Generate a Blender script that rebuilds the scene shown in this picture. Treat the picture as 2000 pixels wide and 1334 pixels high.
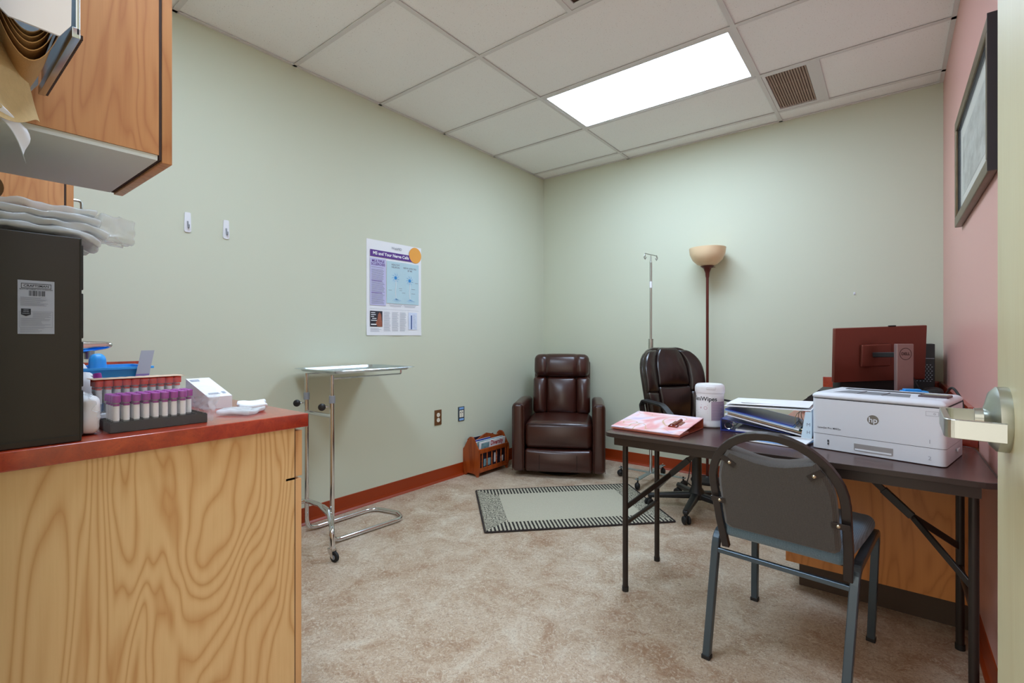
import bpy, bmesh, math, random
from mathutils import Vector, Matrix, noise
random.seed(7)
R = math.radians
S = bpy.context.scene
COL = S.collection
for o in list(bpy.data.objects): bpy.data.objects.remove(o)

# ---------------------------------------------------------------- camera, world, exposure
cam_d = bpy.data.cameras.new('camera'); cam = bpy.data.objects.new('camera', cam_d); COL.objects.link(cam)
cam_d.sensor_width = 36; cam_d.lens = 36*944/2000; cam_d.clip_start = .02
cam_d.shift_y = -7/2000
cam.location = (0, 0, 1.128); cam.rotation_euler = (R(90), 0, R(38.1))
S.camera = cam
S.view_settings.view_transform = 'Standard'; S.view_settings.look = 'None'
S.view_settings.gamma = 1; S.view_settings.use_curve_mapping = False
S.view_settings.exposure = 0.76
W = bpy.data.worlds.new('world'); S.world = W; W.use_nodes = True
W.node_tree.nodes['Background'].inputs[0].default_value = (1.0, .94, .84, 1)
W.node_tree.nodes['Background'].inputs[1].default_value = 1.0
LIGHT_STRENGTH = 10.2
LIGHT_COLOR = (.76, .97, 1.24)

# ---------------------------------------------------------------- materials
def lin(c):
    if isinstance(c, str): c = tuple(int(c[i:i+2], 16) for i in (0, 2, 4))
    return tuple(((v/255)/12.92 if v/255 <= .04045 else ((v/255+.055)/1.055)**2.4) for v in c) + (1,)
class NT:
    def __init__(s, name):
        s.m = bpy.data.materials.new(name); s.m.use_nodes = True
        s.t = s.m.node_tree; s.b = s.t.nodes['Principled BSDF']
    def n(s, typ, **kw):
        nd = s.t.nodes.new(typ)
        for k, v in kw.items():
            if k[0] == 'i' and k[1:].isdigit(): s.set(nd.inputs[int(k[1:])], v)
            elif k.startswith('in_'): s.set(nd.inputs[k[3:].replace('_', ' ')], v)
            else: setattr(nd, k, v)
        return nd
    def set(s, sock, v):
        if isinstance(v, bpy.types.NodeSocket): s.t.links.new(v, sock)
        elif isinstance(v, bpy.types.Node): s.t.links.new(v.outputs[0], sock)
        else: sock.default_value = v
    def math(s, op, a, b=0, c=0):
        return s.n('ShaderNodeMath', operation=op, i0=a, i1=b, i2=c).outputs[0]
    def mix(s, f, a, b):
        nd = s.n('ShaderNodeMix', data_type='RGBA'); s.set(nd.inputs[0], f); s.set(nd.inputs[6], a); s.set(nd.inputs[7], b)
        return nd.outputs[2]
    def coord(s, scale=(1, 1, 1), rot=(0, 0, 0)):
        tc = s.n('ShaderNodeTexCoord'); mp = s.n('ShaderNodeMapping', i0=tc.outputs['Object']); mp.inputs['Scale'].default_value = scale; mp.inputs['Rotation'].default_value = rot
        return mp.outputs[0]
    def noise(s, vec, scale, detail=2, rough=.5, dist=0):
        nd = s.n('ShaderNodeTexNoise', in_Scale=scale, in_Detail=detail, in_Roughness=rough, in_Distortion=dist); s.set(nd.inputs['Vector'], vec)
        return nd.outputs[0]
    def ramp(s, f, stops):
        nd = s.n('ShaderNodeValToRGB'); s.set(nd.inputs[0], f); e = nd.color_ramp.elements
        while len(e) < len(stops): e.new(.5)
        for el, (p, c) in zip(e, stops): el.position = p; el.color = c if len(c) == 4 else c+(1,)
        return nd.outputs[0]
    def bump(s, h, strength=.2, dist=.002):
        nd = s.n('ShaderNodeBump', in_Height=h, in_Strength=strength, in_Distance=dist); s.set(s.b.inputs['Normal'], nd.outputs[0])
    def fin(s, color=None, rough=.5, metal=0, **kw):
        if color is not None: s.set(s.b.inputs['Base Color'], color)
        s.set(s.b.inputs['Roughness'], rough); s.set(s.b.inputs['Metallic'], metal)
        for k, v in kw.items(): s.set(s.b.inputs[k.replace('_', ' ')], v)
        return s.m
def P(name, c, rough=.5, metal=0, var=.06, vs=8, bump=0, bs=200, **kw):
    t = NT(name); v = t.coord()
    a = lin(c); f = t.noise(v, vs, 3)
    d = tuple(x*(1-var) for x in a[:3])+(1,); e = tuple(min(1, x*(1+var)) for x in a[:3])+(1,)
    col = t.mix(f, d, e)
    if bump: t.bump(t.noise(v, bs, 2), bump)
    return t.fin(col, rough, metal, **kw)
def wood(name, c1, c2, sc=1.0, rough=.38, lines=9, axis='z', contrast=.75, pw=2.6):
    t = NT(name)
    st = {'z': (3.2, 3.2, .75), 'x': (.75, 3.2, 3.2), 'y': (3.2, .75, 3.2)}[axis]
    v = t.coord(tuple(a*sc for a in st))
    fi = {'z': (60, 60, 2.0), 'x': (2, 60, 60), 'y': (60, 2, 60)}[axis]
    v2 = t.coord(tuple(a*sc for a in fi))
    n1 = t.noise(v, 1.1, 3.2, .42, .55)
    w = t.math('PINGPONG', t.math('MULTIPLY', n1, lines), .5)
    w = t.math('MULTIPLY', w, 2)
    w = t.math('POWER', w, pw)
    fib = t.noise(v2, 2, 4, .7)
    g = t.math('ADD', t.math('MULTIPLY', w, contrast), t.math('MULTIPLY', fib, 1-contrast))
    col = t.ramp(g, [(.05, lin(c1)), (.85, lin(c2))])
    t.bump(fib, .05, .001)
    return t.fin(col, rough)
M = {}
M['wall_green'] = P('painted wall sage', 'cfd2bc', .75, var=.01, vs=2, bump=.05, bs=500)
M['wall_pink'] = P('painted wall salmon', 'dfa89d', .36, var=.02, vs=2, bump=.03, bs=400)
M['wall_hall'] = P('hall wall', 'c9ceae', .8, var=.02)
def floor_mat():
    t = NT('mottled tan sheet floor'); v = t.coord()
    a = t.noise(v, 5.5, 5, .68, .8); b = t.noise(v, 34, 5, .8, 2.6); c = t.noise(v, 95, 3, .7, 1.5)
    col = t.ramp(a, [(.34, lin('a68468')), (.46, lin('b89f85')), (.57, lin('c6b199')), (.68, lin('d3c5b0'))])
    col = t.mix(t.ramp(b, [(.50, (0, 0, 0)), (.62, (.75, .75, .75))]), col, lin('ddd3c0'))
    col = t.mix(t.ramp(b, [(.30, (.55, .55, .55)), (.44, (0, 0, 0))]), col, lin('8c705c'))
    col = t.mix(t.ramp(c, [(.36, (.55, .55, .55)), (.47, (0, 0, 0))]), col, lin('7d5c4a'))
    return t.fin(col, .42)
M['floor'] = floor_mat()
M['cove'] = P('brown rubber cove base', '983404', .42, var=.04)
def tile_mat():
    t = NT('fissured ceiling tile'); v = t.coord()
    a = t.noise(v, 170, 2, .6, .3); b = t.noise(v, 3, 2)
    f = t.ramp(a, [(.30, (1, 1, 1)), (.345, (0, 0, 0))])
    col = t.mix(t.math('MULTIPLY', f, .55), t.mix(b, lin('f6f5f3'), lin('f9f9f7')), lin('8f8178'))
    t.bump(f, -.25, .002)
    return t.fin(col, .9)
M['tile'] = tile_mat()
M['tbar'] = P('white painted steel grid', 'dddad8', .5, var=.01)
M['veneer_base'] = wood('pale ash veneer', 'e8c692', 'cb9962', 1.0, lines=30, contrast=.62)
M['veneer_upper'] = wood('orange ash veneer', 'cd935f', 'b27346', 1.1, lines=26, contrast=.5)
M['veneer_edge'] = wood('ash veneer edge', 'e2b482', 'c08a58', 1.5, lines=10)
M['veneer_desk'] = wood('desk ash veneer', 'e39c58', 'cb8444', 1.2, lines=14, contrast=.6)
M['door'] = wood('pale maple door veneer', 'd2cba6', 'c2b48a', 1.4, lines=3, contrast=.3)
M['cab_under'] = P('white melamine underside', 'd4d7cf', .6, var=.02)
def lam():
    t = NT('mottled rust laminate'); v = t.coord()
    a = t.noise(v, 22, 5, .7, .6); b = t.noise(v, 120, 3, .7)
    col = t.ramp(a, [(.3, lin('8c240c')), (.5, lin('a23012')), (.7, lin('b8431c'))])
    col = t.mix(t.ramp(b, [(.55, (0, 0, 0)), (.7, (.5, .5, .5))]), col, lin('6c1808'))
    return t.fin(col, .3, Coat_Weight=.9, Coat_Roughness=.12, Coat_IOR=1.6)
M['laminate'] = lam()
M['gap'] = P('dark joint', '3a2214', .8)
M['toe'] = P('dark toe kick', '4a3a2c', .6)
M['chrome'] = P('polished chrome', 'dadcdf', .09, 1, var=.02)
M['steel'] = P('brushed steel', 'b9bcb6', .3, 1, var=.05, bump=.05, bs=300)
M['tray_steel'] = P('stainless tray steel', 'ccd4d8', .24, 1, var=.04)
M['alu'] = P('zinc plated steel', 'a9b6bd', .35, 1, var=.05)
M['black_plastic'] = P('black plastic', '1d1d1e', .45, var=.1)
M['black_rubber'] = P('black rubber', '191818', .6, var=.1)
M['grey_plastic'] = P('grey plastic collar', '8d9096', .45)
M['cab_black'] = P('dark painted steel cabinet', '2d2722', .45, var=.06, bump=.03)
M['white_plastic'] = P('white plastic', 'e8e9ec', .38, var=.02)
M['printer_white'] = P('printer shell white', 'dce2ea', .42, var=.01)
M['printer_grey'] = P('printer tray grey', '7c8289', .5)
M['printer_dark'] = P('printer slot dark', '2b2c30', .5)
M['paper'] = P('white paper', 'ececee', .75, var=.02)
M['paper_grey'] = P('printed grey', 'a9adb8', .75)
M['ink'] = P('black ink', '22232b', .7)
M['ink_soft'] = P('grey ink', '7d808c', .7)
M['lav'] = P('lavender print', 'c4c1e2', .7)
M['purple'] = P('purple print', '5a2c86', .6)
M['orange_print'] = P('orange print', 'efa544', .6)
M['sky_print'] = P('pale blue print', 'b9d4dc', .7)
M['neuron'] = P('blue neuron print', '3c97d8', .7)
M['axon'] = P('white axon print', 'dfe9ee', .7)
M['navy_print'] = P('navy print', '34508c', .7)
M['photo_dark'] = P('dark photo print', '2a2630', .6, var=.5, vs=40)
M['photo_skin'] = P('rust photo print', '9c5a44', .6, var=.4, vs=60)
def leather(name, c, c2, rough=.3):
    t = NT(name); v = t.coord(); a = t.noise(v, 5, 3); b = t.noise(v, 260, 2); w = t.noise(v, 14, 2, .5, 1.5)
    h = t.math('ADD', t.math('MULTIPLY', b, .25), w)
    t.bump(h, .16, .003)
    return t.fin(t.mix(a, lin(c), lin(c2)), rough, Coat_Weight=.35, Coat_Roughness=.3)
M['leather_brown'] = leather('glossy brown leather', '33140d', '421d14', .3)
M['leather_dark'] = leather('dark espresso leather', '1a0e0c', '241512', .27)
M['seam'] = P('dark seam', '170b08', .6)
M['lamp_brown'] = P('dark red brown metal', '5b2218', .4, .2)
def glassbowl():
    t = NT('frosted amber glass shade'); v = t.coord(); a = t.noise(v, 4, 2)
    return t.fin(t.mix(a, lin('e9c79c'), lin('f0d6b0')), .35, Transmission_Weight=.0, Subsurface_Weight=.0)
M['bowl'] = glassbowl()
def table_top():
    t = NT('dark walnut laminate'); v = t.coord((1.5, 18, 18)); a = t.noise(v, 3, 5, .6, .4)
    return t.fin(t.ramp(a, [(.3, lin('3a221d')), (.6, lin('4d2f29')), (.8, lin('5b3a32'))]), .24)
M['table_top'] = table_top()
M['table_edge'] = P('dark brown table edge', '2e221d', .4)
M['table_leg'] = P('dark brown powder coat', '2f2824', .4, .3)
M['frame_grey'] = P('bronze grey powder coat', '3d3836', .32, .5)
M['frame_leg'] = P('slate grey powder coat', '4d5a63', .3, .5)
def fabric(name, c1, c2, sc=420):
    t = NT(name); v = t.coord(); a = t.noise(v, sc, 1); b = t.noise(v, 60, 2)
    wv = t.n('ShaderNodeTexWave', in_Scale=sc/5, in_Distortion=1.5); t.set(wv.inputs['Vector'], v)
    f = t.math('MULTIPLY_ADD', a, .6, t.math('MULTIPLY', wv.outputs[1], .4))
    t.bump(f, .35, .001)
    return t.fin(t.mix(f, lin(c1), lin(c2)), .85, Sheen_Weight=.3)
M['fab_back'] = fabric('charcoal woven back fabric', '282522', '5a5652')
M['fab_seat_sheen'] = fabric('woven seat fabric with painted blue sheen', '34495a', '7f9cae')  # same charcoal weave as the back, its bluish sheen put into the colour
M['brass'] = P('pale rivet metal', 'cfc3a4', .3, .9)
def redwood(): return wood('cherry stained wood', 'a64d1c', '8a3a12', 2.5, .3, 5)
M['cherry'] = redwood()
M['brown_plate'] = P('brown outlet plate', '6b4526', .4, var=.15, vs=60)
M['ivory'] = P('ivory receptacle', 'e6e0cf', .4)
M['steel_plate'] = P('blue grey plate', '5a6670', .3, .6)
M['picture_gold'] = P('aged bronze frame', '6f5e46', .35, .5, var=.3, vs=30)
M['picture_black'] = P('black frame side', '25262b', .4)
M['mat_board'] = P('off white mat board', 'd8d4c8', .6)
def art():
    t = NT('pale sepia print'); v = t.coord((1, 3, 6)); a = t.noise(v, 2.2, 5, .6)
    return t.fin(t.ramp(a, [(.3, lin('8f8d82')), (.5, lin('b9b7ac')), (.7, lin('d3d3cb'))]), .5)
M['art'] = art()
M['glass'] = NT('picture glass').fin((1, 1, 1, 1), .03, 0, Alpha=.12)
M['film'] = NT('clear plastic film').fin(lin('e6edf4'), .1, 0, Alpha=.07)
M['bag'] = P('milky plastic bag', 'eef3f6', .1, var=.03, vs=20, Alpha=.55)
M['bag_clear'] = P('clear bag plastic', 'eef4f8', .12, var=.04, vs=20, Alpha=.34)
M['tube_glass'] = P('clear tube plastic', 'cfd3d6', .12, Alpha=.45)
M['cap_purple'] = P('purple stopper', '9a2792', .4)
M['cap_orange'] = P('orange stopper', 'ea3f1c', .42)
M['cream'] = P('cream paper insert', 'e6c4a8', .6, var=.12, vs=60, Alpha=.9)
M['blue_plastic'] = P('bright blue plastic', '3aa8f4', .35)
M['blue_print'] = P('royal blue vinyl', '2c3f9c', .3)
M['blue_light'] = P('light blue folder', '86b2e6', .45)
M['green_paper'] = P('dark green paper', '2b5f4c', .7)
M['kraft'] = P('kraft paper towel', 'b58c58', .85, var=.12, vs=40, bump=.4, bs=350)
M['kraft_light'] = P('embossed kraft towel', 'cdb07c', .85, var=.15, vs=60, bump=.6, bs=420)
M['tan'] = P('tan board', 'b08e72', .7)
M['rosegold'] = P('rose gold binder lining', 'c0664f', .4, .3)
def marble():
    t = NT('pink marble print'); v = t.coord(); a = t.noise(v, 6, 2, .5, 1.4); b = t.noise(v, 4, 1, .5, .8)
    col = t.ramp(a, [(.3, lin('e58f95')), (.45, lin('f0b6b6')), (.55, lin('f3dce2')), (.7, lin('c9bde6'))])
    g = t.math('PINGPONG', t.math('MULTIPLY', b, 6), .5)
    col = t.mix(t.ramp(g, [(0, (1, 1, 1)), (.035, (0, 0, 0))]), col, lin('c9a46c'))
    return t.fin(col, .4)
M['marble'] = marble()
def mon():
    t = NT('satin dark monitor shell')
    return t.fin(lin('4b2a24'), .22, .55)
M['mon_back_reflect'] = P('satin monitor shell with painted reflection', '7a3f33', .28, .35, var=.03)  # red reflection of the pink wall put into the shell's base colour
M['mon_stand'] = P('silver monitor stand', 'a08884', .3, .5, var=.03)
M['screen'] = P('black screen', '0c0c0e', .15)
M['emboss'] = P('dark emblem', '3c2322', .4)
M['badge'] = P('grey silver badge', '8d8a86', .25, .7)
M['red_mag'] = P('red masthead', 'b02030', .5)
M['mag_img'] = P('magazine photo print', '7da0a8', .4, var=.6, vs=30)
M['mag_dark'] = P('dark magazine cover', '2a2230', .4, var=.7, vs=50)
M['brown_tape'] = P('brown packing tape', '7a5126', .3)
M['white_tissue'] = P('white tissue', 'eef0f4', .9)
M['vent_grey'] = P('dusty vent louver', 'a98f80', .7, var=.1)
M['vent_dark'] = P('vent cavity', '6b564b', .9)
def emis():
    t = NT('lit diffuser'); t.fin((.9, .9, .9, 1), .5)
    t.set(t.b.inputs['Emission Color'], LIGHT_COLOR+(1,)); t.b.inputs['Emission Strength'].default_value = LIGHT_STRENGTH
    return t.m
M['diffuser'] = emis()
def rugm():
    t = NT('black and cream striped rug'); tc = t.n('ShaderNodeTexCoord'); sp = t.n('ShaderNodeSeparateXYZ', i0=tc.outputs['Object'])
    x, y = sp.outputs[0], sp.outputs[1]; v = tc.outputs['Object']
    nz = t.noise(v, 160, 2); nb = t.noise(v, 420, 1)
    wob = t.math('MULTIPLY', t.math('SUBTRACT', nz, .5), .008)
    def stripes(c, per): return t.math('GREATER_THAN', t.math('FRACT', t.math('MULTIPLY', t.math('ADD', c, wob), 1/per)), .5)
    ax = t.math('ABSOLUTE', x); ay = t.math('ABSOLUTE', y)
    dx = t.math('SUBTRACT', .585, ax); dy = t.math('SUBTRACT', .385, ay)    # distance to the edges
    inb = t.math('LESS_THAN', t.math('MINIMUM', t.math('SUBTRACT', dx, .03), dy), .125)
    longside = t.math('LESS_THAN', dy, dx)
    s1 = stripes(x, .0235)
    s2 = t.math('GREATER_THAN', t.math('ADD', t.math('FRACT', t.math('MULTIPLY', y, 1/.013)), t.math('MULTIPLY', t.math('SUBTRACT', t.noise(v, 95, 2), .5), 3.2)), .62)
    st = t.math('ADD', t.math('MULTIPLY', longside, s1), t.math('MULTIPLY', t.math('SUBTRACT', 1, longside), s2))
    cream = t.mix(nb, lin('a39c86'), lin('d3cdb8'))
    col = t.mix(t.math('MULTIPLY', inb, st), cream, lin('26221f'))
    t.bump(t.math('ADD', nb, nz), .6, .004)
    return t.fin(col, .95)
M['rug'] = rugm()

# ---------------------------------------------------------------- mesh helpers
I4 = Matrix.Identity(4)
def T(x, y, z): return Matrix.Translation((x, y, z))
def RZ(a): return Matrix.Rotation(R(a), 4, 'Z')
def RX(a): return Matrix.Rotation(R(a), 4, 'X')
def RY(a): return Matrix.Rotation(R(a), 4, 'Y')
def fillet(pts, r, n=6, closed=False):
    P_ = [Vector(p) for p in pts]; out = []
    N = len(P_)
    for i, p in enumerate(P_):
        if not closed and i in (0, N-1): out.append(p); continue
        a = P_[i-1]-p; b = P_[(i+1) % N]-p
        rr = r[i] if isinstance(r, (list, tuple)) else r
        ang = a.angle(b)
        if rr <= 0 or ang > 3.1: out.append(p); continue
        d = min(rr/math.tan(ang/2), a.length*.49, b.length*.49)
        p0 = p+a.normalized()*d; p1 = p+b.normalized()*d
        for k in range(n+1):
            t = k/n; out.append((1-t)**2*p0+2*t*(1-t)*p+t*t*p1)
    return out
class MB:
    def __init__(s): s.v = []; s.f = []; s.mi = []; s.sm = []; s.cur = 0
    def m(s, i): s.cur = i; return s
    def add(s, vs, fs, mat=I4, smooth=False):
        o = len(s.v); s.v += [tuple(mat @ Vector(v)) for v in vs]
        for f in fs: s.f.append(tuple(o+i for i in f)); s.mi.append(s.cur); s.sm.append(smooth)
        return s
    def box(s, x0, x1, y0, y1, z0, z1, r=0, mat=I4, seg=2):
        if r: return s.rbox(((x0+x1)/2, (y0+y1)/2, (z0+z1)/2), (x1-x0, y1-y0, z1-z0), r, seg, mat=mat)
        v = [(x, y, z) for x in (x0, x1) for y in (y0, y1) for z in (z0, z1)]
        return s.add(v, [(0, 1, 3, 2), (4, 6, 7, 5), (0, 4, 5, 1), (2, 3, 7, 6), (0, 2, 6, 4), (1, 5, 7, 3)], mat)
    def rbox(s, c, size, r, seg=3, mid=(1, 1, 1), fn=None, mat=I4):
        h = [a/2 for a in size]; rr = min(r, min(h)*.999)
        ax = []
        for k in range(3):
            L = [-h[k]+rr*(1-math.tan((1-i/seg)*math.pi/4)) for i in range(seg+1)]
            L2 = [(-h[k]+rr)+(2*(h[k]-rr))*j/mid[k] for j in range(1, mid[k])]
            ax.append(L+L2+[-a for a in reversed(L)])
        idx = {}; V = []; F = []
        def vid(p):
            key = tuple(round(a, 6) for a in p)
            if key not in idx:
                idx[key] = len(V)
                q = Vector(p); inn = Vector([max(-(h[k]-rr), min(h[k]-rr, p[k])) for k in range(3)])
                d = q-inn
                if d.length > 1e-9: q = inn+d.normalized()*rr
                if fn: q = Vector(fn(q))
                V.append(q+Vector(c))
            return idx[key]
        for k in range(3):
            a, b = (k+1) % 3, (k+2) % 3
            for sgn in (-1, 1):
                for i in range(len(ax[a])-1):
                    for j in range(len(ax[b])-1):
                        q = []
                        for (ii, jj) in ((i, j), (i+1, j), (i+1, j+1), (i, j+1)):
                            p = [0, 0, 0]; p[k] = sgn*h[k]; p[a] = ax[a][ii]; p[b] = ax[b][jj]; q.append(vid(p))
                        if sgn < 0: q.reverse()
                        if len(set(q)) >= 3: F.append(tuple(dict.fromkeys(q)))
        return s.add(V, F, mat, True)
    def cyl(s, p0, p1, r0, r1=None, seg=16, mat=I4):
        return s.tube([p0, p1], r0, seg, r_end=r1, mat=mat)
    def tube(s, pts, r, seg=10, closed=False, sec=None, r_end=None, mat=I4, smooth=True, up=None):
        P_ = [Vector(p) for p in pts]; n = len(P_)
        if sec:
            a, b = sec; c = min(a, b)*.22
            ring = [(a-c, b), (a, b-c), (a, -b+c), (a-c, -b), (-a+c, -b), (-a, -b+c), (-a, b-c), (-a+c, b)]; smooth = False
        else: ring = [(math.cos(2*math.pi*i/seg), math.sin(2*math.pi*i/seg)) for i in range(seg)]
        ns = len(ring); V = []; F = []; prev = None
        for i in range(n):
            if closed: t = (P_[(i+1) % n]-P_[i-1]).normalized()
            elif i == 0: t = (P_[1]-P_[0]).normalized()
            elif i == n-1: t = (P_[-1]-P_[-2]).normalized()
            else: t = ((P_[i+1]-P_[i]).normalized()+(P_[i]-P_[i-1]).normalized()).normalized()
            if prev is None:
                u = Vector(up) if up else (Vector((0, 0, 1)) if abs(t.z) < .9 else Vector((0, 1, 0)))
            else: u = prev
            if up: u = Vector(up)
            x = u-t*u.dot(t)
            if x.length < 1e-6: x = t.orthogonal()
            x.normalize(); y = t.cross(x); prev = x
            rad = r if r_end is None else r+(r_end-r)*i/(n-1)
            for (a, b) in ring:
                V.append(P_[i]+(x*a+y*b)*(1 if sec else rad))
        rng = n if closed else n-1
        for i in range(rng):
            j = (i+1) % n
            for k in range(ns):
                F.append((i*ns+k, i*ns+(k+1) % ns, j*ns+(k+1) % ns, j*ns+k))
        s.add(V, F, mat, smooth)
        if not closed:
            s.add(V[:ns], [tuple(reversed(range(ns)))], mat); s.add(V[-ns:], [tuple(range(ns))], mat)
        return s
    def lathe(s, prof, seg=32, mat=I4):
        V = []; F = []
        for (r, z) in prof:
            for i in range(seg): V.append((r*math.cos(2*math.pi*i/seg), r*math.sin(2*math.pi*i/seg), z))
        for j in range(len(prof)-1):
            for i in range(seg):
                F.append((j*seg+i, j*seg+(i+1) % seg, (j+1)*seg+(i+1) % seg, (j+1)*seg+i))
        return s.add(V, F, mat, True)
    def prism(s, pts, t, mat=I4, smooth_side=False):
        n = len(pts); ar = sum(pts[i][0]*pts[(i+1) % n][1]-pts[(i+1) % n][0]*pts[i][1] for i in range(n))
        if ar < 0: pts = list(reversed(pts))
        V = [(x, y, 0) for x, y in pts]+[(x, y, t) for x, y in pts]
        s.add(V, [tuple(reversed(range(n))), tuple(range(n, 2*n))], mat)
        return s.add(V, [(i, (i+1) % n, n+(i+1) % n, n+i) for i in range(n)], mat, smooth_side)
    def sheet(s, nu, nv, fn, mat=I4, thick=0):
        V = [fn(i/nu, j/nv) for i in range(nu+1) for j in range(nv+1)]
        F = [(i*(nv+1)+j, (i+1)*(nv+1)+j, (i+1)*(nv+1)+j+1, i*(nv+1)+j+1) for i in range(nu) for j in range(nv)]
        if thick:
            off = Vector((0, 0, -thick)) if not isinstance(thick, (tuple, Vector)) else Vector(thick)
            n0 = len(V); V2 = [Vector(v)+off for v in V]
            F2 = [tuple(reversed([a+n0 for a in f])) for f in F]
            E = []
            w = nv+1
            bd = [i*w for i in range(nu+1)]+[nu*w+j for j in range(1, w)]+[i*w+nv for i in range(nu-1, -1, -1)]+[j for j in range(nv-1, 0, -1)]
            for a, b in zip(bd, bd[1:]+bd[:1]): E.append((b, a, a+n0, b+n0))
            return s.add(list(V)+V2, F+F2+E, mat, True)
        return s.add(V, F, mat, True)
    def quad(s, u0, v0, u1, v1, mat, h=0):       # flat print, in a panel's frame
        return s.add([(u0, v0, h), (u1, v0, h), (u1, v1, h), (u0, v1, h)], [(0, 1, 2, 3)], mat)
    def disc(s, c, r, mat, h=0, seg=24):
        return s.add([(c[0]+r*math.cos(2*math.pi*i/seg), c[1]+r*math.sin(2*math.pi*i/seg), h) for i in range(seg)], [tuple(range(seg))], mat)
    def ring(s, c, r0, r1, mat, h=0, seg=32):
        V = []
        for i in range(seg):
            a = 2*math.pi*i/seg
            V += [(c[0]+r0*math.cos(a), c[1]+r0*math.sin(a), h), (c[0]+r1*math.cos(a), c[1]+r1*math.sin(a), h)]
        return s.add(V, [(2*i, 2*i+1, (2*i+3) % (2*seg), (2*i+2) % (2*seg)) for i in range(seg)], mat)
    def text(s, txt, size, mat, bold=.0, align='CENTER', h=0, sx=1.0):
        c = bpy.data.curves.new('t', 'FONT'); c.body = txt; c.size = size; c.align_x = align; c.align_y = 'CENTER'; c.offset = bold*size; c.resolution_u = 3
        o = bpy.data.objects.new('t', c); COL.objects.link(o)
        me = bpy.data.meshes.new_from_object(o.evaluated_get(bpy.context.evaluated_depsgraph_get()))
        V = [(v.co.x*sx, v.co.y, h) for v in me.vertices]; F = [tuple(p.vertices) for p in me.polygons]
        bpy.data.objects.remove(o); bpy.data.curves.remove(c); bpy.data.meshes.remove(me)
        return s.add(V, F, mat)
    def build(s, name, mats, parent=None):
        if not isinstance(mats, (list, tuple)): mats = [mats]
        me = bpy.data.meshes.new(name); me.from_pydata(s.v, [], s.f)
        for x in mats: me.materials.append(M[x] if isinstance(x, str) else x)
        me.polygons.foreach_set('material_index', s.mi); me.polygons.foreach_set('use_smooth', s.sm)
        me.update(); me.validate()
        if any(s.sm):
            bm = bmesh.new(); bm.from_mesh(me)
            bmesh.ops.remove_doubles(bm, verts=bm.verts, dist=1e-6)
            for e in bm.edges:
                if len(e.link_faces) == 2 and e.calc_face_angle(0) > R(38): e.smooth = False
            bm.to_mesh(me); bm.free()
        o = bpy.data.objects.new(name, me); COL.objects.link(o)
        if parent: o.parent = parent
        return o
def frame(o, u, v):
    u = Vector(u).normalized(); v = Vector(v).normalized(); n = u.cross(v)
    return Matrix(((u.x, v.x, n.x, o[0]), (u.y, v.y, n.y, o[1]), (u.z, v.z, n.z, o[2]), (0, 0, 0, 1)))
def tag(o, label, cat, group=None, kind=None):
    o['label'] = label; o['category'] = cat
    if group: o['group'] = group
    if kind: o['kind'] = kind
    return o
def thing(name, label, cat, loc=(0, 0, 0), rz=0, group=None):
    o = bpy.data.objects.new(name, None); COL.objects.link(o); o.location = loc; o.rotation_euler = (0, 0, R(rz)); o.empty_display_size = .05
    return tag(o, label, cat, group)
def struct(o, label=None):
    o['kind'] = 'structure'
    if label: o['label'] = label
    return o
def dup(root, loc=None, label=None, rz=None):
    r = root.copy(); COL.objects.link(r)
    if loc is not None: r.location = loc
    if rz is not None: r.rotation_euler = (0, 0, R(rz))
    if label: r['label'] = label
    for ch in list(root.children):
        c = ch.copy(); COL.objects.link(c); c.parent = r
        for g in list(ch.children):
            d = g.copy(); COL.objects.link(d); d.parent = c
    return r

# ---------------------------------------------------------------- the room
XL, XR, YB, YF, H = -2.79, .26, 4.08, .07, 2.743
struct(MB().box(XL-.1, XR+.9, -1.6, YB+.1, -.05, 0).build('floor', 'floor'), 'mottled tan sheet vinyl floor')
struct(MB().box(XL-.1, XL, YF-.12, YB+.1, 0, H+.03).build('wall_left', 'wall_green'), 'pale sage painted wall on the left')
struct(MB().box(XL, XR, YB, YB+.1, 0, H+.03).build('wall_back', 'wall_green'), 'pale sage painted wall at the back')
struct(MB().box(XR, XR+.1, YF-.12, YB+.1, 0, H+.03).build('wall_right', 'wall_pink'), 'salmon pink painted wall on the right')
wf = MB().box(XL, -.965, YF-.12, YF, 0, H+.03); wf.box(.20, XR, YF-.12, YF, 0, H+.03); wf.box(-.965, .20, YF-.12, YF, 2.12, H+.03)
struct(wf.build('wall_front', 'wall_green'), 'wall with the doorway, behind the camera')
# cove base
def cove(name, p0, p1, nrm):
    d = (Vector(p1)-Vector(p0)); L = d.length
    fr = frame(p0, nrm, (0, 0, 1))
    pts = [(0, 0), (.018, 0), (.016, .004), (.007, .014), (.0035, .03), (.003, .1), (0, .102)]
    m = MB().prism(pts, L, fr if (Vector(nrm).cross(Vector((0, 0, 1)))).dot(d) > 0 else fr @ Matrix.Scale(-1, 4, (0, 0, 1)))
    return struct(m.build(name, 'cove'), 'brown rubber cove base')
cove('baseboard_left', (XL, .75, 0), (XL, YB, 0), (1, 0, 0))
cove('baseboard_back', (XL, YB, 0), (-.33, YB, 0), (0, -1, 0))
cove('baseboard_right', (XR, 1.1, 0), (XR, 2.5, 0), (-1, 0, 0))
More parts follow.
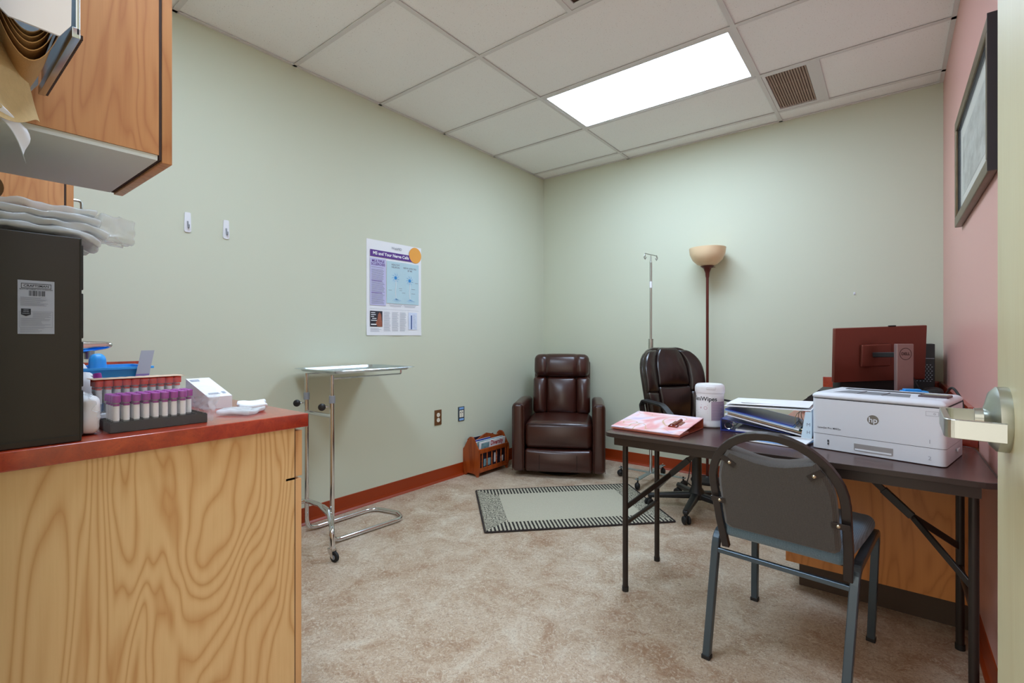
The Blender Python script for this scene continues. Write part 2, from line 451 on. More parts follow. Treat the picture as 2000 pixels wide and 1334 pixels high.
# ceiling: slab, lay-in tiles, steel grid
ce = struct(MB().box(XL, XR, YF, YB, H+.022, H+.05).build('ceiling', 'tbar'), 'suspended ceiling of lay-in tiles')
GX = [XL, -1.862, -.645, XR]; GY = [YF]+[.25+.608*i for i in range(7)]+[YB]
GY = [YF, .24, .85, 1.46, 2.07, 2.68, 3.29, 3.90, YB]
skip = {(1, 5), (1, 1), (2, 6), (1, 3)}
def tile(x0, x1, y0, y1, zo=0):
    g = .0105
    MB().box(x0+g, x1-g, y0+g, y1-g, H+.004+zo, H+.018).build('ceiling_tile', 'tile', ce)
for i in range(3):
    for j in range(8):
        if (i, j) in skip: continue
        tile(GX[i], GX[i+1], GY[j], GY[j+1])
tile(-.34, XR, 3.29, 3.90); tile(-1.862, -1.25, 1.46, 2.07)
def bar(x0, x1, y0, y1, name='grid_bar'):
    MB().box(x0, x1, y0, y1, H-.003, H+.001).box((x0+x1)/2-.002 if x1-x0 < .1 else x0, (x0+x1)/2+.002 if x1-x0 < .1 else x1, (y0+y1)/2-.002 if y1-y0 < .1 else y0, (y0+y1)/2+.002 if y1-y0 < .1 else y1, H, H+.022).build(name, 'tbar', ce)
b = .012
for x in GX[1:3]: bar(x-b, x+b, YF, YB)
for y in GY[1:-1]:
    for i in range(3): bar(GX[i]+(b if i else 0), GX[i+1]-(b if i < 2 else 0), y-b, y+b)
bar(-.34-b, -.34+b, 3.29+b, 3.90-b); bar(-1.25-b, -1.25+b, 1.46+b, 2.07-b)
for a in ((XL, XL+.02, YF, YB), (XR-.02, XR, YF, YB), (XL+.02, XR-.02, YB-.02, YB), (XL+.02, XR-.02, YF, YF+.02)): bar(*a, name='wall_angle')
# light fixtures
def fixture(x0, x1, y0, y1, label):
    t = thing('ceiling_light', label, 'light', ((x0+x1)/2, (y0+y1)/2, H), group='recessed ceiling light panels')
    w, d = (x1-x0)/2, (y1-y0)/2
    f = MB()
    for (a, c, e, g) in ((-w+.013, w-.013, -d+.013, -d+.034), (-w+.013, w-.013, d-.034, d-.013), (-w+.013, -w+.034, -d+.034, d-.034), (w-.034, w-.013, -d+.034, d-.034)): f.box(a, c, e, g, -.001, .02)
    f.build('light_frame', 'tbar', t)
    MB().box(-w+.034, w-.034, -d+.034, d-.034, .003, .012).build('diffuser', 'diffuser', t)
fixture(-1.862, -.645, 2.68, 3.29, 'long lit rectangular light panel in the ceiling near the vent')
fixture(-1.862, -.645, .24, .85, 'lit light panel in the ceiling above the doorway end, behind the frame')
# vent
t = thing('ceiling_vent', 'square ended exhaust vent with dusty brown louvers beside the light', 'vent', (-.4925, 3.595, H))
f = MB()
for a in ((-.14, .14, -.292, -.272), (-.14, .14, .265, .292), (-.14, -.122, -.272, .265), (.097, .14, -.272, .265)): f.box(*a, 0, .012)
f.build('vent_frame', 'tbar', t)
MB().box(-.122, .097, -.272, .265, .016, .02).build('backing', 'vent_dark', t)
for i in range(15): MB().box(-.006, .006, -.268, .262, -.0008, .0008, mat=T(-.113+i*.0144, 0, .007) @ RY(22)).build('louver', 'vent_grey', t)
for yy in (-.09, .09): MB().box(-.12, .095, yy-.002, yy+.002, .009, .012).build('cross_bar', 'vent_grey', t)
# air diffuser at the top edge of frame
t = thing('ceiling_diffuser', 'grey square air diffuser cut off by the top of the picture', 'vent', (-.9475, 1.765, H))
f = MB(); 
for k, hw in enumerate((.29, .22, .15)):
    z = .0+.003*k
    for a in ((-hw, hw, -hw, -hw+.03), (-hw, hw, hw-.03, hw), (-hw, -hw+.03, -hw+.03, hw-.03), (hw-.03, hw, -hw+.03, hw-.03)): f.box(*a, z, z+.006)
f.build('diffuser_ring', 'tbar', t); MB().box(-.12, .12, -.12, .12, .006, .01).build('centre_plate', 'tbar', t); MB().box(-.285, .285, -.285, .285, .014, .018).build('backing', 'vent_dark', t)

# ---------------------------------------------------------------- left side: base cabinet, worktop, wall cabinets
t = thing('base_cabinet', 'pale wood base cabinet with broad figured end panel', 'cabinet', (-1.325, .07, 0))
MB().box(-.02, 0, .002, .625, .0, .875).build('end_panel', 'veneer_base', t)
MB().box(-1.462, -.02, .002, .60, .1, .875).build('body', 'veneer_base', t)
MB().box(-1.462, -.03, .05, .55, 0, .1).build('toe_kick', 'toe', t)
xs = [-.0, -.48, -.97, -1.46]
for i in range(3):
    MB().box(xs[i+1]+.003, xs[i]-.002, .628, .649, .735, .865, .002).build('drawer', 'veneer_edge', t)
    MB().box(xs[i+1]+.003, xs[i]-.002, .628, .647, .10, .728, .002).build('door', 'veneer_edge', t)
for dr in [o for o in t.children if o.name.startswith('drawer')]:
    xc = sum(v.co.x for v in dr.data.vertices)/len(dr.data.vertices)
    MB().tube(fillet([(xc-.05, .649, .8), (xc-.05, .675, .8), (xc+.05, .675, .8), (xc+.05, .649, .8)], .01, 4), .004, 8).build('handle', 'steel', dr)
MB().box(-.02, -.001, .6255, .6275, .1, .875).box(-1.462, 0, .6005, .627, .7285, .7345).build('joint', 'gap', t)
wt = thing('worktop', 'rust red laminate worktop on the base cabinet', 'worktop', (-1.305, .07, .875))
MB().box(-1.483, 0, .001, .656, .001, .039, .003).build('slab', 'laminate', wt)
MB().box(-1.483, -1.463, .02, .656, .04, .145, .002).build('side_splash', 'laminate', wt)
MB().box(-1.463, -.02, .0005, .008, .04, .145, .002).build('back_splash', 'laminate', wt)
def wallcab(x0, x1, z0, z1, label, handle):
    t = thing('wall_cabinet', label, 'cabinet', (x1, .07, z0))
    w = x1-x0
    MB().box(-w, -.0, .002, .298, .012, z1-z0).build('body', 'veneer_upper', t)
    MB().box(-w+.002, -.002, .004, .296, .0, .0115).build('underside', 'cab_under', t)
    d = MB().box(-w, 0, .304, .324, -.004, z1-z0, .0015).build('door', 'veneer_upper', t)
    MB().box(-w+.001, -.001, .2985, .3035, .001, z1-z0-.01).build('joint', 'gap', t)
    if handle:
        MB().tube(fillet([(-.035, .324, .1), (-.035, .352, .1), (-.035, .352, .0), (-.035, .324, .0)], .012, 4), .0045, 8).build('handle', 'steel', d)
wallcab(-1.70, -1.305, 1.53, 2.3, 'tall wooden wall cabinet with orange grain at upper left', False)
wallcab(-2.785, -2.305, 1.53, 2.3, 'small pale wood wall cabinet beyond the upper left one', True)

# towel dispenser on the front wall
t = thing('towel_dispenser', 'white metal paper towel dispenser full of brown towels', 'dispenser', (-1.0, .07, 1.60))
sidep = [(.001, .02), (.03, -.008), (.085, -.01), (.098, .012), (.102, .4), (.001, .4)]
fr = frame((0, 0, 0), (0, 1, 0), (0, 0, 1))
MB().prism(sidep, -.004, fr).build('side_panel', 'white_plastic', t)
MB().prism(sidep, .004, frame((-.285, 0, 0), (0, 1, 0), (0, 0, 1))).build('side_panel', 'white_plastic', t)
MB().box(-.29, 0, .103, .109, .0, .4, .002).box(-.29, 0, .099, .109, -.004, .012, .001).build('front_cover', 'tray_steel', t)
MB().box(-.281, -.005, .001, .004, 0, .4).build('back_plate', 'tray_steel', t)
sp = fillet([(.042, .085, 0), (.058, .085, 0), (.058, .145, 0), (.042, .145, 0)], .0079, 5, True)
MB().prism([(p.x, p.y) for p in sp], .0006, frame((.0002, 0, 0), (0, 1, 0), (0, 0, 1))).build('key_slot', 'gap', t)
m = MB()
for i in range(40): m.box(-.287+i*.0072, -.2835+i*.0072, .1085, .1125, -.003, .004)
m.build('serrated_edge', 'gap', t)
for k in range(5):   # folded towels bulging out of the throat
    def fn(u, v, k=k):
        return Vector((-.012-.004*k-.25*u, .014+.004*k+(.078-.008*k)*v, .022-(.078-.013*k)*math.sin(math.pi*v)**.8+.004*math.sin(9*u+k)))
    tw = MB().sheet(12, 14, fn, thick=.0016).build('folded_towel', 'kraft', t)
cA, cB, cC, cD = [Vector(p)-Vector((-1.0, .07, 1.60)) for p in ((-1.13, .125, 1.588), (-1.03, .085, 1.572), (-1.122, .150, 1.492), (-.985, .088, 1.436))]
def fn(u, v):
    p = cA.lerp(cB, u).lerp(cC.lerp(cD, u), v)
    return p+Vector((.008*math.sin(5*v+2*u), .006*math.sin(4*u)*v, .004*math.sin(7*u)))
o = MB().sheet(16, 16, fn, thick=(.0012, 0, 0)).build('hanging_towel', 'kraft_light', t)
o['label'] = 'embossed brown towel hanging out'
def fn(u, v):
    return Vector((-.995-.095*u, .09+.04*u+.004*math.sin(6*v), 1.462-(.014+.028*u**3)*v*1.3))-Vector((-1.0, .07, 1.60))
o = MB().sheet(10, 8, fn, thick=(.001, 0, 0)).build('torn_tissue', 'white_tissue', t); o['label'] = 'white torn tissue corner'

# black drawer cabinet with sticker
t = thing('tool_cabinet', 'dark metal drawer cabinet with white sticker on the worktop', 'organizer', (-1.319, .08, .915))
MB().box(-.5, 0, 0, .158, .0, .419, .002).build('body', 'cab_black', t)
m = MB(); m.box(0, .0008, .004, .154, .012, .0135); m.box(0, .0015, .1555, .1575, .002, .417)
m.build('rim', 'black_plastic', t)
for i in range(3):
    for j in range(4):
        d = MB().box(-.49+.162*i, -.336+.162*i, .158, .163, .01+.101*j, .104+.101*j, .002).build('drawer', 'black_plastic', t)
        MB().box(-.43+.162*i, -.396+.162*i, .163, .171, .05+.101*j, .058+.101*j, .002).build('pull', 'black_plastic', d)
# label (x 33-106, y 547-652)
def cabpt(px, py):
    k = (px-1000)/944; dx, dy = -.617+.787*k, .787+.617*k; tt = -1.319/dx
    return dy*tt-.08, 1.128-(py-660)/944*tt-.915
(u0, v1), (u1, _), (_, v0) = cabpt(34, 546), cabpt(106, 551), cabpt(38, 652)
w, h = u1-u0, v1-v0
fr = frame((.0006, u0, v0), (0, 1, 0), (0, 0, 1))
m = MB(); m.box(0, w, 0, h, 0, .0004, mat=fr)
L = lambda a, b: fr @ T(a*w, b*h, .0006)
m.m(1)
def hr(a, b, c, d): m.quad(a*w, b*h, c*w, d*h, fr, .0006)
for q in ((.09, .935, .91, .945), (.09, .85, .91, .86), (.09, .85, .105, .945), (.895, .85, .91, .945)): hr(*q)
m.text('CRAFTSMAN', .105*w*1.15, L(.5, .897), .02)
m.text('MULTI-USE CABINET WITH 39 DRAWERS', .047*w*1.05, L(.5, .832), .02)
x = .29
random.seed(3)
while x < .73:
    d = random.choice((.006, .012, .02)); hr(x, .71, x+d, .81); x += d+random.choice((.008, .014, .02))
m.m(2)
for i in range(9): hr(.07, .68-.019*i, random.uniform(.6, .85), .686-.019*i)
for q in ((.05, .415, .95, .42), (.05, .12, .95, .125), (.05, .12, .056, .42), (.944, .12, .95, .42)): hr(*q)
for i in range(5): hr(.4, .39-.02*i, random.uniform(.8, .92), .396-.02*i)
for i in range(8): hr(.08, .29-.02*i, random.uniform(.6, .9), .296-.02*i)
for i in range(4): hr(.06, .1-.024*i, random.uniform(.4, .9), .106-.024*i)
m.m(1)
m.add([(a*w, b*h, .0008) for a, b in ((.09, .47), (.35, .47), (.35, .36), (.22, .33), (.09, .36))], [(4, 3, 2, 1, 0)], fr)
m.m(0); m.text('LIMITED', .04*w, fr @ T(.22*w, .445*h, .001), .02); m.text('LIFETIME', .04*w, fr @ T(.22*w, .415*h, .001), .02); m.text('WARRANTY', .036*w, fr @ T(.22*w, .38*h, .001), .02)
random.seed(7)
o = m.build('sticker', ['paper_grey', 'ink', 'ink_soft'], t); o['label'] = 'white printed sticker with barcode'
# tape roll and bags on top of it
def crumple(c, size, r, amp, sc, seedv, mid=(10, 14, 2), fn2=None):
    def fn(q):
        nv = noise.noise_vector(Vector((q.x*sc+seedv, q.y*sc, q.z*sc)))
        p = Vector(q)+Vector((nv.x*amp, nv.y*amp, nv.z*amp))
        return fn2(p) if fn2 else p
    return MB().rbox(c, size, r, 2, mid, fn)
specs = [((.0, 0, .009), (.2, .19, .015), 'bag', 0, 'lowest milky plastic bag on the dark drawer cabinet'),
         ((.004, .004, .0245), (.19, .195, .015), 'bag', 4, 'second milky plastic bag from the bottom of the stack'),
         ((.0, .0, .040), (.2, .19, .015), 'bag', 9, 'third milky plastic bag from the bottom of the stack'),
         ((.006, -.008, .0555), (.18, .18, .014), 'bag', 14, 'topmost milky plastic bag of the stack')]
for i, (c, sz, mt, sd, lb) in enumerate(specs):
    def f2(p, i=i):
        if p.y > .06: p.z -= (p.y-.06)*(.6-.2*i)
        return p
    o = crumple(c, sz, .005, .0075, 34, sd, (22, 22, 2), fn2=f2).build('plastic_bag', mt)
    o.location = (-1.43, .178+.006*(i % 2), 1.334+.004); tag(o, lb, 'bag', 'plastic bags piled on the drawer cabinet')
def f2(p): return Vector((p.x, p.y, p.z-max(0, p.y-.0)*.15))
o = crumple((0, 0, 0), (.1, .065, .05), .006, .008, 50, 30, (16, 16, 8), f2).build('plastic_bag', 'bag_clear'); o.location = (-1.40, .303, 1.372)
tag(o, 'clear end of a plastic bag sticking out past the drawer cabinet', 'bag')
t = thing('tape_roll', 'brown tape roll standing on the plastic bags', 'tape', (-1.43, .105, 1.40))
m = MB()
pr = [(.018, -.012), (.031, -.012), (.031, .012), (.018, .012), (.018, -.012)]
m.lathe(pr, 28, T(0, 0, .032) @ RY(90)).build('roll', 'brown_tape', t)

# ---------------------------------------------------------------- things on the worktop
ZC = .9145
t = thing('faucet', 'polished chrome faucet spout above the worktop', 'faucet', (-1.9, .15, ZC))
MB().lathe([(0, 0), (.028, 0), (.028, .01), (.02, .02), (.018, .15), (.02, .17), (0, .185)], 20).build('base', 'chrome', t)
def fspout(q):
    k = (q.y+.13)/.26; s_ = 1-.55*max(0, k-.6)/.4
    return Vector((q.x*s_, q.y, q.z*s_+.02*k-.01))
MB().rbox((0, .13, .182), (.05, .27, .046), .02, 4, (1, 10, 1), fspout).build('spout', 'chrome', t)
MB().cyl((0, .21, .150), (0, .21, .178), .0125, .013, 16).build('aerator', 'steel', t)
# blue caddy
t = thing('phlebotomy_tray', 'bright blue plastic carry tray with raised handle', 'tray', (-1.83, .365, ZC))
m = MB()
def tray_rim(w, d, zb, zt, wt_, lip):
    m = MB()
    def ring_pts(sx, sy, z): return [(p.x, p.y, z) for p in fillet([(-sx, -sy, 0), (sx, -sy, 0), (sx, sy, 0), (-sx, sy, 0)], .02, 4, True)]
    loops = [ring_pts(w*.86, d*.86, zb), ring_pts(w, d, zt), ring_pts(w+lip, d+lip, zt), ring_pts(w+lip, d+lip, zt-.006), ring_pts(w+.001, d+.001, zt-.006), ring_pts(w*.86-.003+.004, d*.86+.001, zb-.002)]
    V = [p for L_ in loops for p in L_]; n = len(loops[0]); F = []
    for j in range(len(loops)-1):
        for i in range(n): F.append((j*n+i, j*n+(i+1) % n, (j+1)*n+(i+1) % n, (j+1)*n+i))
    m.add(V, F, I4, True); m.add(loops[0], [tuple(range(n))]); m.add(loops[-1], [tuple(reversed(range(n)))])
    return m
tray_rim(.1, .105, .003, .13, 0, .008).build('basin', 'blue_plastic', t)
def hfn(q):
    k = (q.z+.075)/.15; return Vector((q.x*(1-.35*k), q.y*(1-.25*k), q.z))
MB().rbox((0, -.0, .09), (.05, .05, .155), .02, 4, (1, 1, 8), hfn).build('handle', 'blue_plastic', t)
MB().box(-.09, .09, -.004, .004, .01, .118, .003).build('divider', 'blue_plastic', t)
o = crumple((0, 0, .0), (.06, .07, .03), .014, .006, 40, 200, (6, 6, 4)).build('gauze_pad', 'white_tissue'); o.location = (-1.80, .30, ZC+.128); tag(o, 'white gauze pads heaped in the near end of the blue tray', 'gauze')
o = MB().tube([(.018*math.cos(a), .018*math.sin(a), .002*math.sin(3*a)) for a in [i*math.pi/10 for i in range(20)]], .0075, 8, True).build('tourniquet', 'cap_purple'); o.location = (-1.86, .365-.055, ZC+.150); o.rotation_euler = (R(60), 0, R(-40)); tag(o, 'rolled purple tourniquet in the blue tray beside its handle', 'tourniquet')
# card leaning in front of it
fr = frame((-1.705, .405, ZC+.002), (0, 1, 0), (-.12, .22, 1))
m = MB(); m.box(0, .032, 0, .11, 0, .0012, mat=fr); m.m(1); m.box(0, .032, .11, .18, 0, .0012, mat=fr); m.m(2); m.quad(.008, .088, .024, .090, fr, .0016)
tag(m.build('leaning_card', [P('dull violet card', '7d6ba8', .5), 'paper_grey', 'paper']), 'violet and grey card leaning against the blue tray', 'card')
# tube rack and purple tubes
def make_tube(cap, label, cat, group, h=.078):
    t = thing('blood_tube', label, cat, (0, 0, 0), group=group)
    MB().lathe([(0, 0), (.004, .0007), (.0058, .004), (.006, .01), (.006, h-.012), (.0052, h-.012), (.0, h-.013)], 12).build('glass', 'tube_glass', t)
    MB().lathe([(.00615, .022), (.0062, .022), (.0062, .055), (.00615, .055)], 12).build('paper_label', 'paper', t)
    MB().lathe([(.00625, .0555), (.0063, .0555), (.0063, .06), (.00625, .06)], 12).build('label_band', cap, t)
    MB().lathe([(0, h-.015), (.0087, h-.015), (.0089, h-.013), (.0089, h), (.0078, h+.001), (.005, h-.001), (0, h-.001)], 16).build('stopper', cap, t)
    return t
t = thing('tube_rack', 'low black wire tube rack with empty far end', 'rack', (-1.365, .295, ZC))
m = MB(); m.box(-.1, 0, 0, .193, 0, .004); m.box(-.1, -.096, 0, .193, .004, .022); m.box(-.004, 0, 0, .193, .004, .022); m.box(-.096, -.004, 0, .004, .004, .022); m.box(-.096, -.004, .189, .193, .004, .022)
m.build('tray', 'black_plastic', t)
m = MB()
for i in range(11): m.box(-.098, -.002, .003+.01865*i-.0008, .003+.01865*i+.0008, .0215, .024)
for i in range(6): m.box(-.0985+.0192*i-.0008, -.0985+.0192*i+.0008, .002, .191, .0215, .024)
m.build('wire_grid', 'black_plastic', t)
p0 = None
for r_ in range(4):
    for c_ in range(8 if r_ == 0 else 9):
        loc = (-1.365-.0123-.0192*r_, .295+.0125+.01865*c_, ZC+.0045)
        rn = ('front', 'second', 'third', 'rear')[r_]
        if p0 is None: p0 = make_tube('cap_purple', '', 'tube', 'purple stoppered tubes in the black rack'); q_ = p0; p0.location = loc
        else: q_ = dup(p0, loc)
        q_['label'] = 'purple stoppered blood tube in the %s row of the black rack' % rn; q_['group'] = 'purple stoppered tubes, %s row' % rn
# orange stoppered tubes in a pack behind
t = thing('foam_rack', 'white foam block holding the orange stoppered tubes', 'rack', (-1.487, .29, ZC))
MB().box(-.06, .0, 0, .184, 0, .032, .003).build('block', 'white_plastic', t)
p1 = None
for r_ in range(3):
    for c_ in range(10):
        loc = (-1.487-.011-.0185*r_, .29+.0115+.018*c_, ZC+.0325)
        rn = ('front', 'middle', 'rear')[r_]
        if p1 is None: p1 = make_tube('cap_orange', '', 'tube', 'orange stoppered tubes in the wrapped pack'); q_ = p1; p1.location = loc
        else: q_ = dup(p1, loc)
        q_['label'] = 'orange stoppered blood tube in the %s row of its pack' % rn; q_['group'] = 'orange stoppered tubes, %s row' % rn
o = MB().sheet(6, 20, lambda u, v: Vector((-1.484-.062*u, .288+.19*v, ZC+.1135+.001*math.sin(v*60)*math.sin(u*9)+.0005)), thick=.0008).build('insert_sheet', 'cream')
tag(o, 'cream paper insert lying over the orange stoppers', 'paper')
# plastic film over both
def film(u, v):
    y = .28+.225*v; w = noise.noise(Vector((u*5, v*9, 2)))*.004
    if u < .25: x, z = -1.355+.003*math.sin(v*30), ZC+.002+.084*(u/.25)
    elif u < .62: k = (u-.25)/.37; x, z = -1.357-.105*k, ZC+.0875+.002*math.sin(9*k)
    else: k = (u-.62)/.38; x, z = -1.462-.006*k, ZC+.09+.02*k
    return Vector((x+w*.5, y, z+abs(w)))
o = MB().sheet(28, 30, film).build('plastic_wrap', 'film'); tag(o, 'clear plastic wrap drawn over the purple stoppered tubes', 'wrap')
def film2(u, v):
    n_ = noise.noise(Vector((u*7, v*7, 5)))
    return Vector((-1.372-.125*u, .282-.012*v+.014*n_-.004, ZC+.003+.085*v+.004*n_))
o = MB().sheet(22, 20, film2).build('plastic_wrap', 'bag_clear'); tag(o, 'crumpled gathered end of plastic wrap beside the drawer cabinet', 'wrap')
def film3(u, v):
    n_ = noise.noise(Vector((u*6+3, v*6, 8)))
    return Vector((-1.36-.12*u, .497+.02*v*(1-u)+.006*n_, ZC+.002+.07*v*(1-.25*u)+.002*n_))
o = MB().sheet(16, 16, film3).build('plastic_wrap', 'bag_clear'); tag(o, 'loose open end of plastic wrap by the white box', 'wrap')
# loose purple tube cap lying on pack
o = dup(p0, (-1.60, .33, ZC+.045)); del o['group']; o.name = 'blood_tube'; o.rotation_euler = (R(6), R(-14), 0); o['label'] = 'single purple stoppered tube leaning behind the orange ones'
# white paper bag + tissue by the drawer cabinet
o = crumple((0, 0, .045), (.12, .034, .082), .012, .004, 28, 50, (8, 5, 6)).build('paper_bag', 'paper'); o.location = (-1.435, .2635, ZC); tag(o, 'white crumpled bag squeezed beside the drawer cabinet', 'bag')
o = crumple((0, 0, .06), (.14, .07, .11), .03, .014, 16, 80, (8, 6, 6)).build('glove_pile', 'white_tissue'); o.location = (-1.66, .292, ZC+.006); tag(o, 'white crumpled wipes heaped behind the tube pack', 'wipes')
# white carton and packets
t = thing('carton', 'small white carton with sloping lid on the worktop', 'box', (-1.60, .575, ZC), 4)
fr = frame((0, 0, 0), (-1, 0, 0), (0, 0, 1))
MB().prism([(0, 0), (.15, 0), (.15, .084), (.0, .036)], .068, fr).build('carton_body', 'paper', t)
m = MB(); fl = frame((0, 0, .0368), (0, 1, 0), (-.15, 0, .048)); m.quad(.01, .02, .04, .03, fl, .0004); m.quad(.05, .02, .06, .035, fl, .0004); m.quad(.005, .13, .03, .145, fl, .0004)
m.build('print', 'paper_grey', t)
for i, (x, y, rz, sx, lb) in enumerate(((-1.44, .60, 35, .1, 'flat white sterile packet nearest the worktop edge'), (-1.50, .655, -20, .09, 'white sterile packet with upturned pointed corner'))):
    o = crumple((0, 0, .009+.004*i), (sx, .075, .012), .005, .006, 30, 100+i*9, (10, 8, 2)).build('sterile_packet', 'white_tissue' if i else 'bag')
    o.location = (x, y, ZC+.001+.002*i); o.rotation_euler = (0, 0, R(rz)); tag(o, lb, 'packet')

# ---------------------------------------------------------------- left wall: hooks, poster, outlets
def hook(y, z, lb):
    t = thing('adhesive_hook', lb, 'hook', (XL, y, z), group='white adhesive hooks on the left wall')
    pts = [(p.x, p.y) for p in fillet([(-.016, 0, 0), (.016, 0, 0), (.013, .1, 0), (-.013, .1, 0)], [.012, .012, .006, .006], 4, True)]
    MB().prism(pts, .006, frame((.0005, 0, 0), (0, 1, 0), (0, 0, 1))).build('back_plate', 'white_plastic', t)
    MB().tube(fillet([(.006, 0, .055), (.011, 0, .03), (.016, 0, .018), (.024, 0, .024), (.025, 0, .036)], .006, 4), .004, 8, r_end=.003).build('hook_arm', 'grey_plastic', t)
hook(.907, 1.66, 'white adhesive wall hook nearer the wall cabinets'); hook(1.086, 1.655, 'white adhesive wall hook nearer the poster')
t = thing('poster', 'white poster headed MS and Your Nerve Cells on the left wall', 'poster', (XL, 1.962, 1.146))
w, h = .482, .656
MB().sheet(12, 12, lambda u, v: Vector((.0025+.004*max(0, .12-v)*8*(.5+.5*math.cos(u*12)), w*u, h*v)), thick=(-.0012, 0, 0)).build('sheet', 'paper', t)
fr = frame((.0062, 0, 0), (0, 1, 0), (0, 0, 1))
Q = lambda m, a, b, c, d, k=0: m.quad(a*w, (1-d)*h, c*w, (1-b)*h, fr, k*.0003)
TX = lambda m, s_, size, a, b, bold=.02, k=2, sx=1: m.text(s_, size, fr @ T(a*w, (1-b)*h, k*.0003), bold, sx=sx)
m = MB(); m.add([(a*w, (1-b)*h, 0) for a, b in ((.055, .105), (.8, .105), (.84, .175), (.055, .175))], [(3, 2, 1, 0)], fr)
m.m(1); TX(m, 'MS and Your Nerve Cells', .030, .425, .139, .03); m.build('title_band', ['purple', 'paper'], t)
m = MB(); TX(m, 'WebMD', .026, .52, .058, 0); m.build('masthead', ['ink_soft'], t)
m = MB(); m.disc((.875*w, (1-.095)*h), .058, fr, .0006, 32); m.build('orange_sticker', 'orange_print', t)
m = MB(); Q(m, .055, .19, .325, .685); m.m(1); TX(m, 'MULTIPLE', .024, .19, .222, .03); TX(m, 'SCLEROSIS', .024, .19, .255, .03)
m.m(2)
for i in range(34):
    if i in (1, 12, 23): continue
    Q(m, .075, .285+.0115*i, random.uniform(.27, .305), .289+.0115*i, 2)
m.m(1)
for i in (12, 23): Q(m, .075, .285+.0115*i, .26, .291+.0115*i, 2)
m.build('text_column', ['lav', 'purple', 'ink_soft'], t)
m = MB(); Q(m, .34, .20, .945, .655)
m.m(1); TX(m, 'HEALTHY', .017, .50, .235, .02); TX(m, 'NEURON', .017, .50, .262, .02); TX(m, 'NERVE AFFECTED', .0155, .77, .255, .02); TX(m, 'BY MS', .0155, .77, .282, .02)
for q in ((.37, .51, .43, .514), (.56, .485, .62, .489), (.57, .505, .62, .509), (.87, .41, .93, .414), (.8, .48, .87, .484), (.8, .53, .87, .534), (.62, .53, .68, .534)): Q(m, *q, 2)
for cx, cy in ((.50, .375), (.765, .39)):
    m.m(2); m.disc((cx*w, (1-cy)*h), .012, fr, .0009)
    for i in range(9):
        a = i*math.tau/9+.3; p = fr @ Vector((cx*w, (1-cy)*h, .0008)); q = fr @ Vector((cx*w+.033*math.cos(a), (1-cy)*h+.033*math.sin(a), .0008))
        m.tube([p, q], .0014, 4, r_end=.0004)
        q2 = fr @ Vector((cx*w+.038*math.cos(a+.25), (1-cy)*h+.038*math.sin(a+.25), .0008)); m.tube([p.lerp(q, .6), q2], .0007, 4, r_end=.0003)
    for i in range(6):
        a = -2.6+i*.42; p = fr @ Vector((cx*w+.004, (1-.60)*h, .0008)); q = fr @ Vector((cx*w+.012+.045*math.cos(a), (1-.60)*h+.022*math.sin(a)-.004, .0008)); m.tube([p, q], .0009, 4, r_end=.0005)
    m.m(4); m.disc((cx*w, (1-cy)*h), .005, fr, .0012)
    m.m(3); m.tube([fr @ Vector((cx*w+dx, (1-y)*h, .0008)) for dx, y in ((0, cy+.02), (.003, .45), (-.002, .52), (.003, .60))], .004, 6)
m.build('neuron_panel', ['sky_print', 'ink_soft', 'neuron', 'axon', 'navy_print'], t)
m = MB()
for x in (.5, .77):
    for k in range(2): Q(m, x-.12+.02*k, .668+.014*k, x+.12-.02*k, .672+.014*k)
Q(m, .05, .72, .945, .722, 1)
for c_ in range(3):
    for i in range(17): Q(m, .29+.145*c_, .75+.0125*i, .29+.145*c_+random.uniform(.09, .125), .7535+.0125*i)
for i in range(4): Q(m, .06, .925+.011*i, random.uniform(.2, .26), .928+.011*i)
m.build('small_print', 'paper_grey', t)
m = MB(); Q(m, .055, .745, .265, .908); m.m(1); m.add([(a*w, (1-b)*h, .0003) for a, b in ((.18, .908), (.15, .87), (.18, .83), (.19, .78), (.215, .755), (.245, .78), (.25, .83), (.262, .87), (.262, .908))], [tuple(reversed(range(9)))], fr)
m.m(2)
for i, (a, b) in enumerate(((.07, .14), (.07, .15), (.07, .12), (.09, .16), (.07, .17))): Q(m, a, .76+.02*i, b, .767+.02*i, 2)
Q(m, .07, .88, .16, .892, 2)
o = m.build('advert_photo', ['photo_dark', 'photo_skin', 'paper'], t)
m = MB(); Q(m, .745, .745, .91, .935); m.m(1); Q(m, .79, .775, .812, .93, 1)
m.m(2)
for i in range(12): Q(m, .83, .77+.013*i, random.uniform(.86, .9), .773+.013*i, 1)
m.build('inset_box', [P('pale blue inset', 'd3dcef', .7), 'navy_print', 'paper_grey'], t)
# outlets
t = thing('wall_outlet', 'brown duplex outlet plate on the left wall', 'outlet', (XL, 2.617, .447))
MB().box(.0005, .006, -.036, .036, 0, .118, .002).build('plate', 'brown_plate', t)
for z in (.039, .079):
    MB().cyl((.0062, 0, z), (.0085, 0, z), .0165, None, 20).build('receptacle', 'ivory', t)
    MB().box(.0086, .0089, -.008, -.006, z, z+.008).box(.0086, .0089, .006, .008, z, z+.008).cyl((.0086, 0, z-.007), (.0089, 0, z-.007), .002).build('slots', 'ink', t)
t = thing('data_outlet', 'blue grey data outlet plate nearest the magazine rack', 'outlet', (XL, 2.876, .444))
MB().box(.0005, .006, -.036, .036, 0, .118, .002).build('plate', 'steel_plate', t)
MB().box(.0062, .0072, -.026, .026, .006, .022).box(.0062, .0072, -.026, .026, .096, .112).build('label_strip', 'blue_light', t)
for y in (-.0125, .0125): MB().box(.0062, .0075, y-.011, y+.011, .032, .088).build('jack_panel', 'ivory', t)
MB().box(.0076, .008, -.016, -.008, .066, .074).box(.0076, .008, .008, .016, .066, .074).build('jacks', 'ink', t)
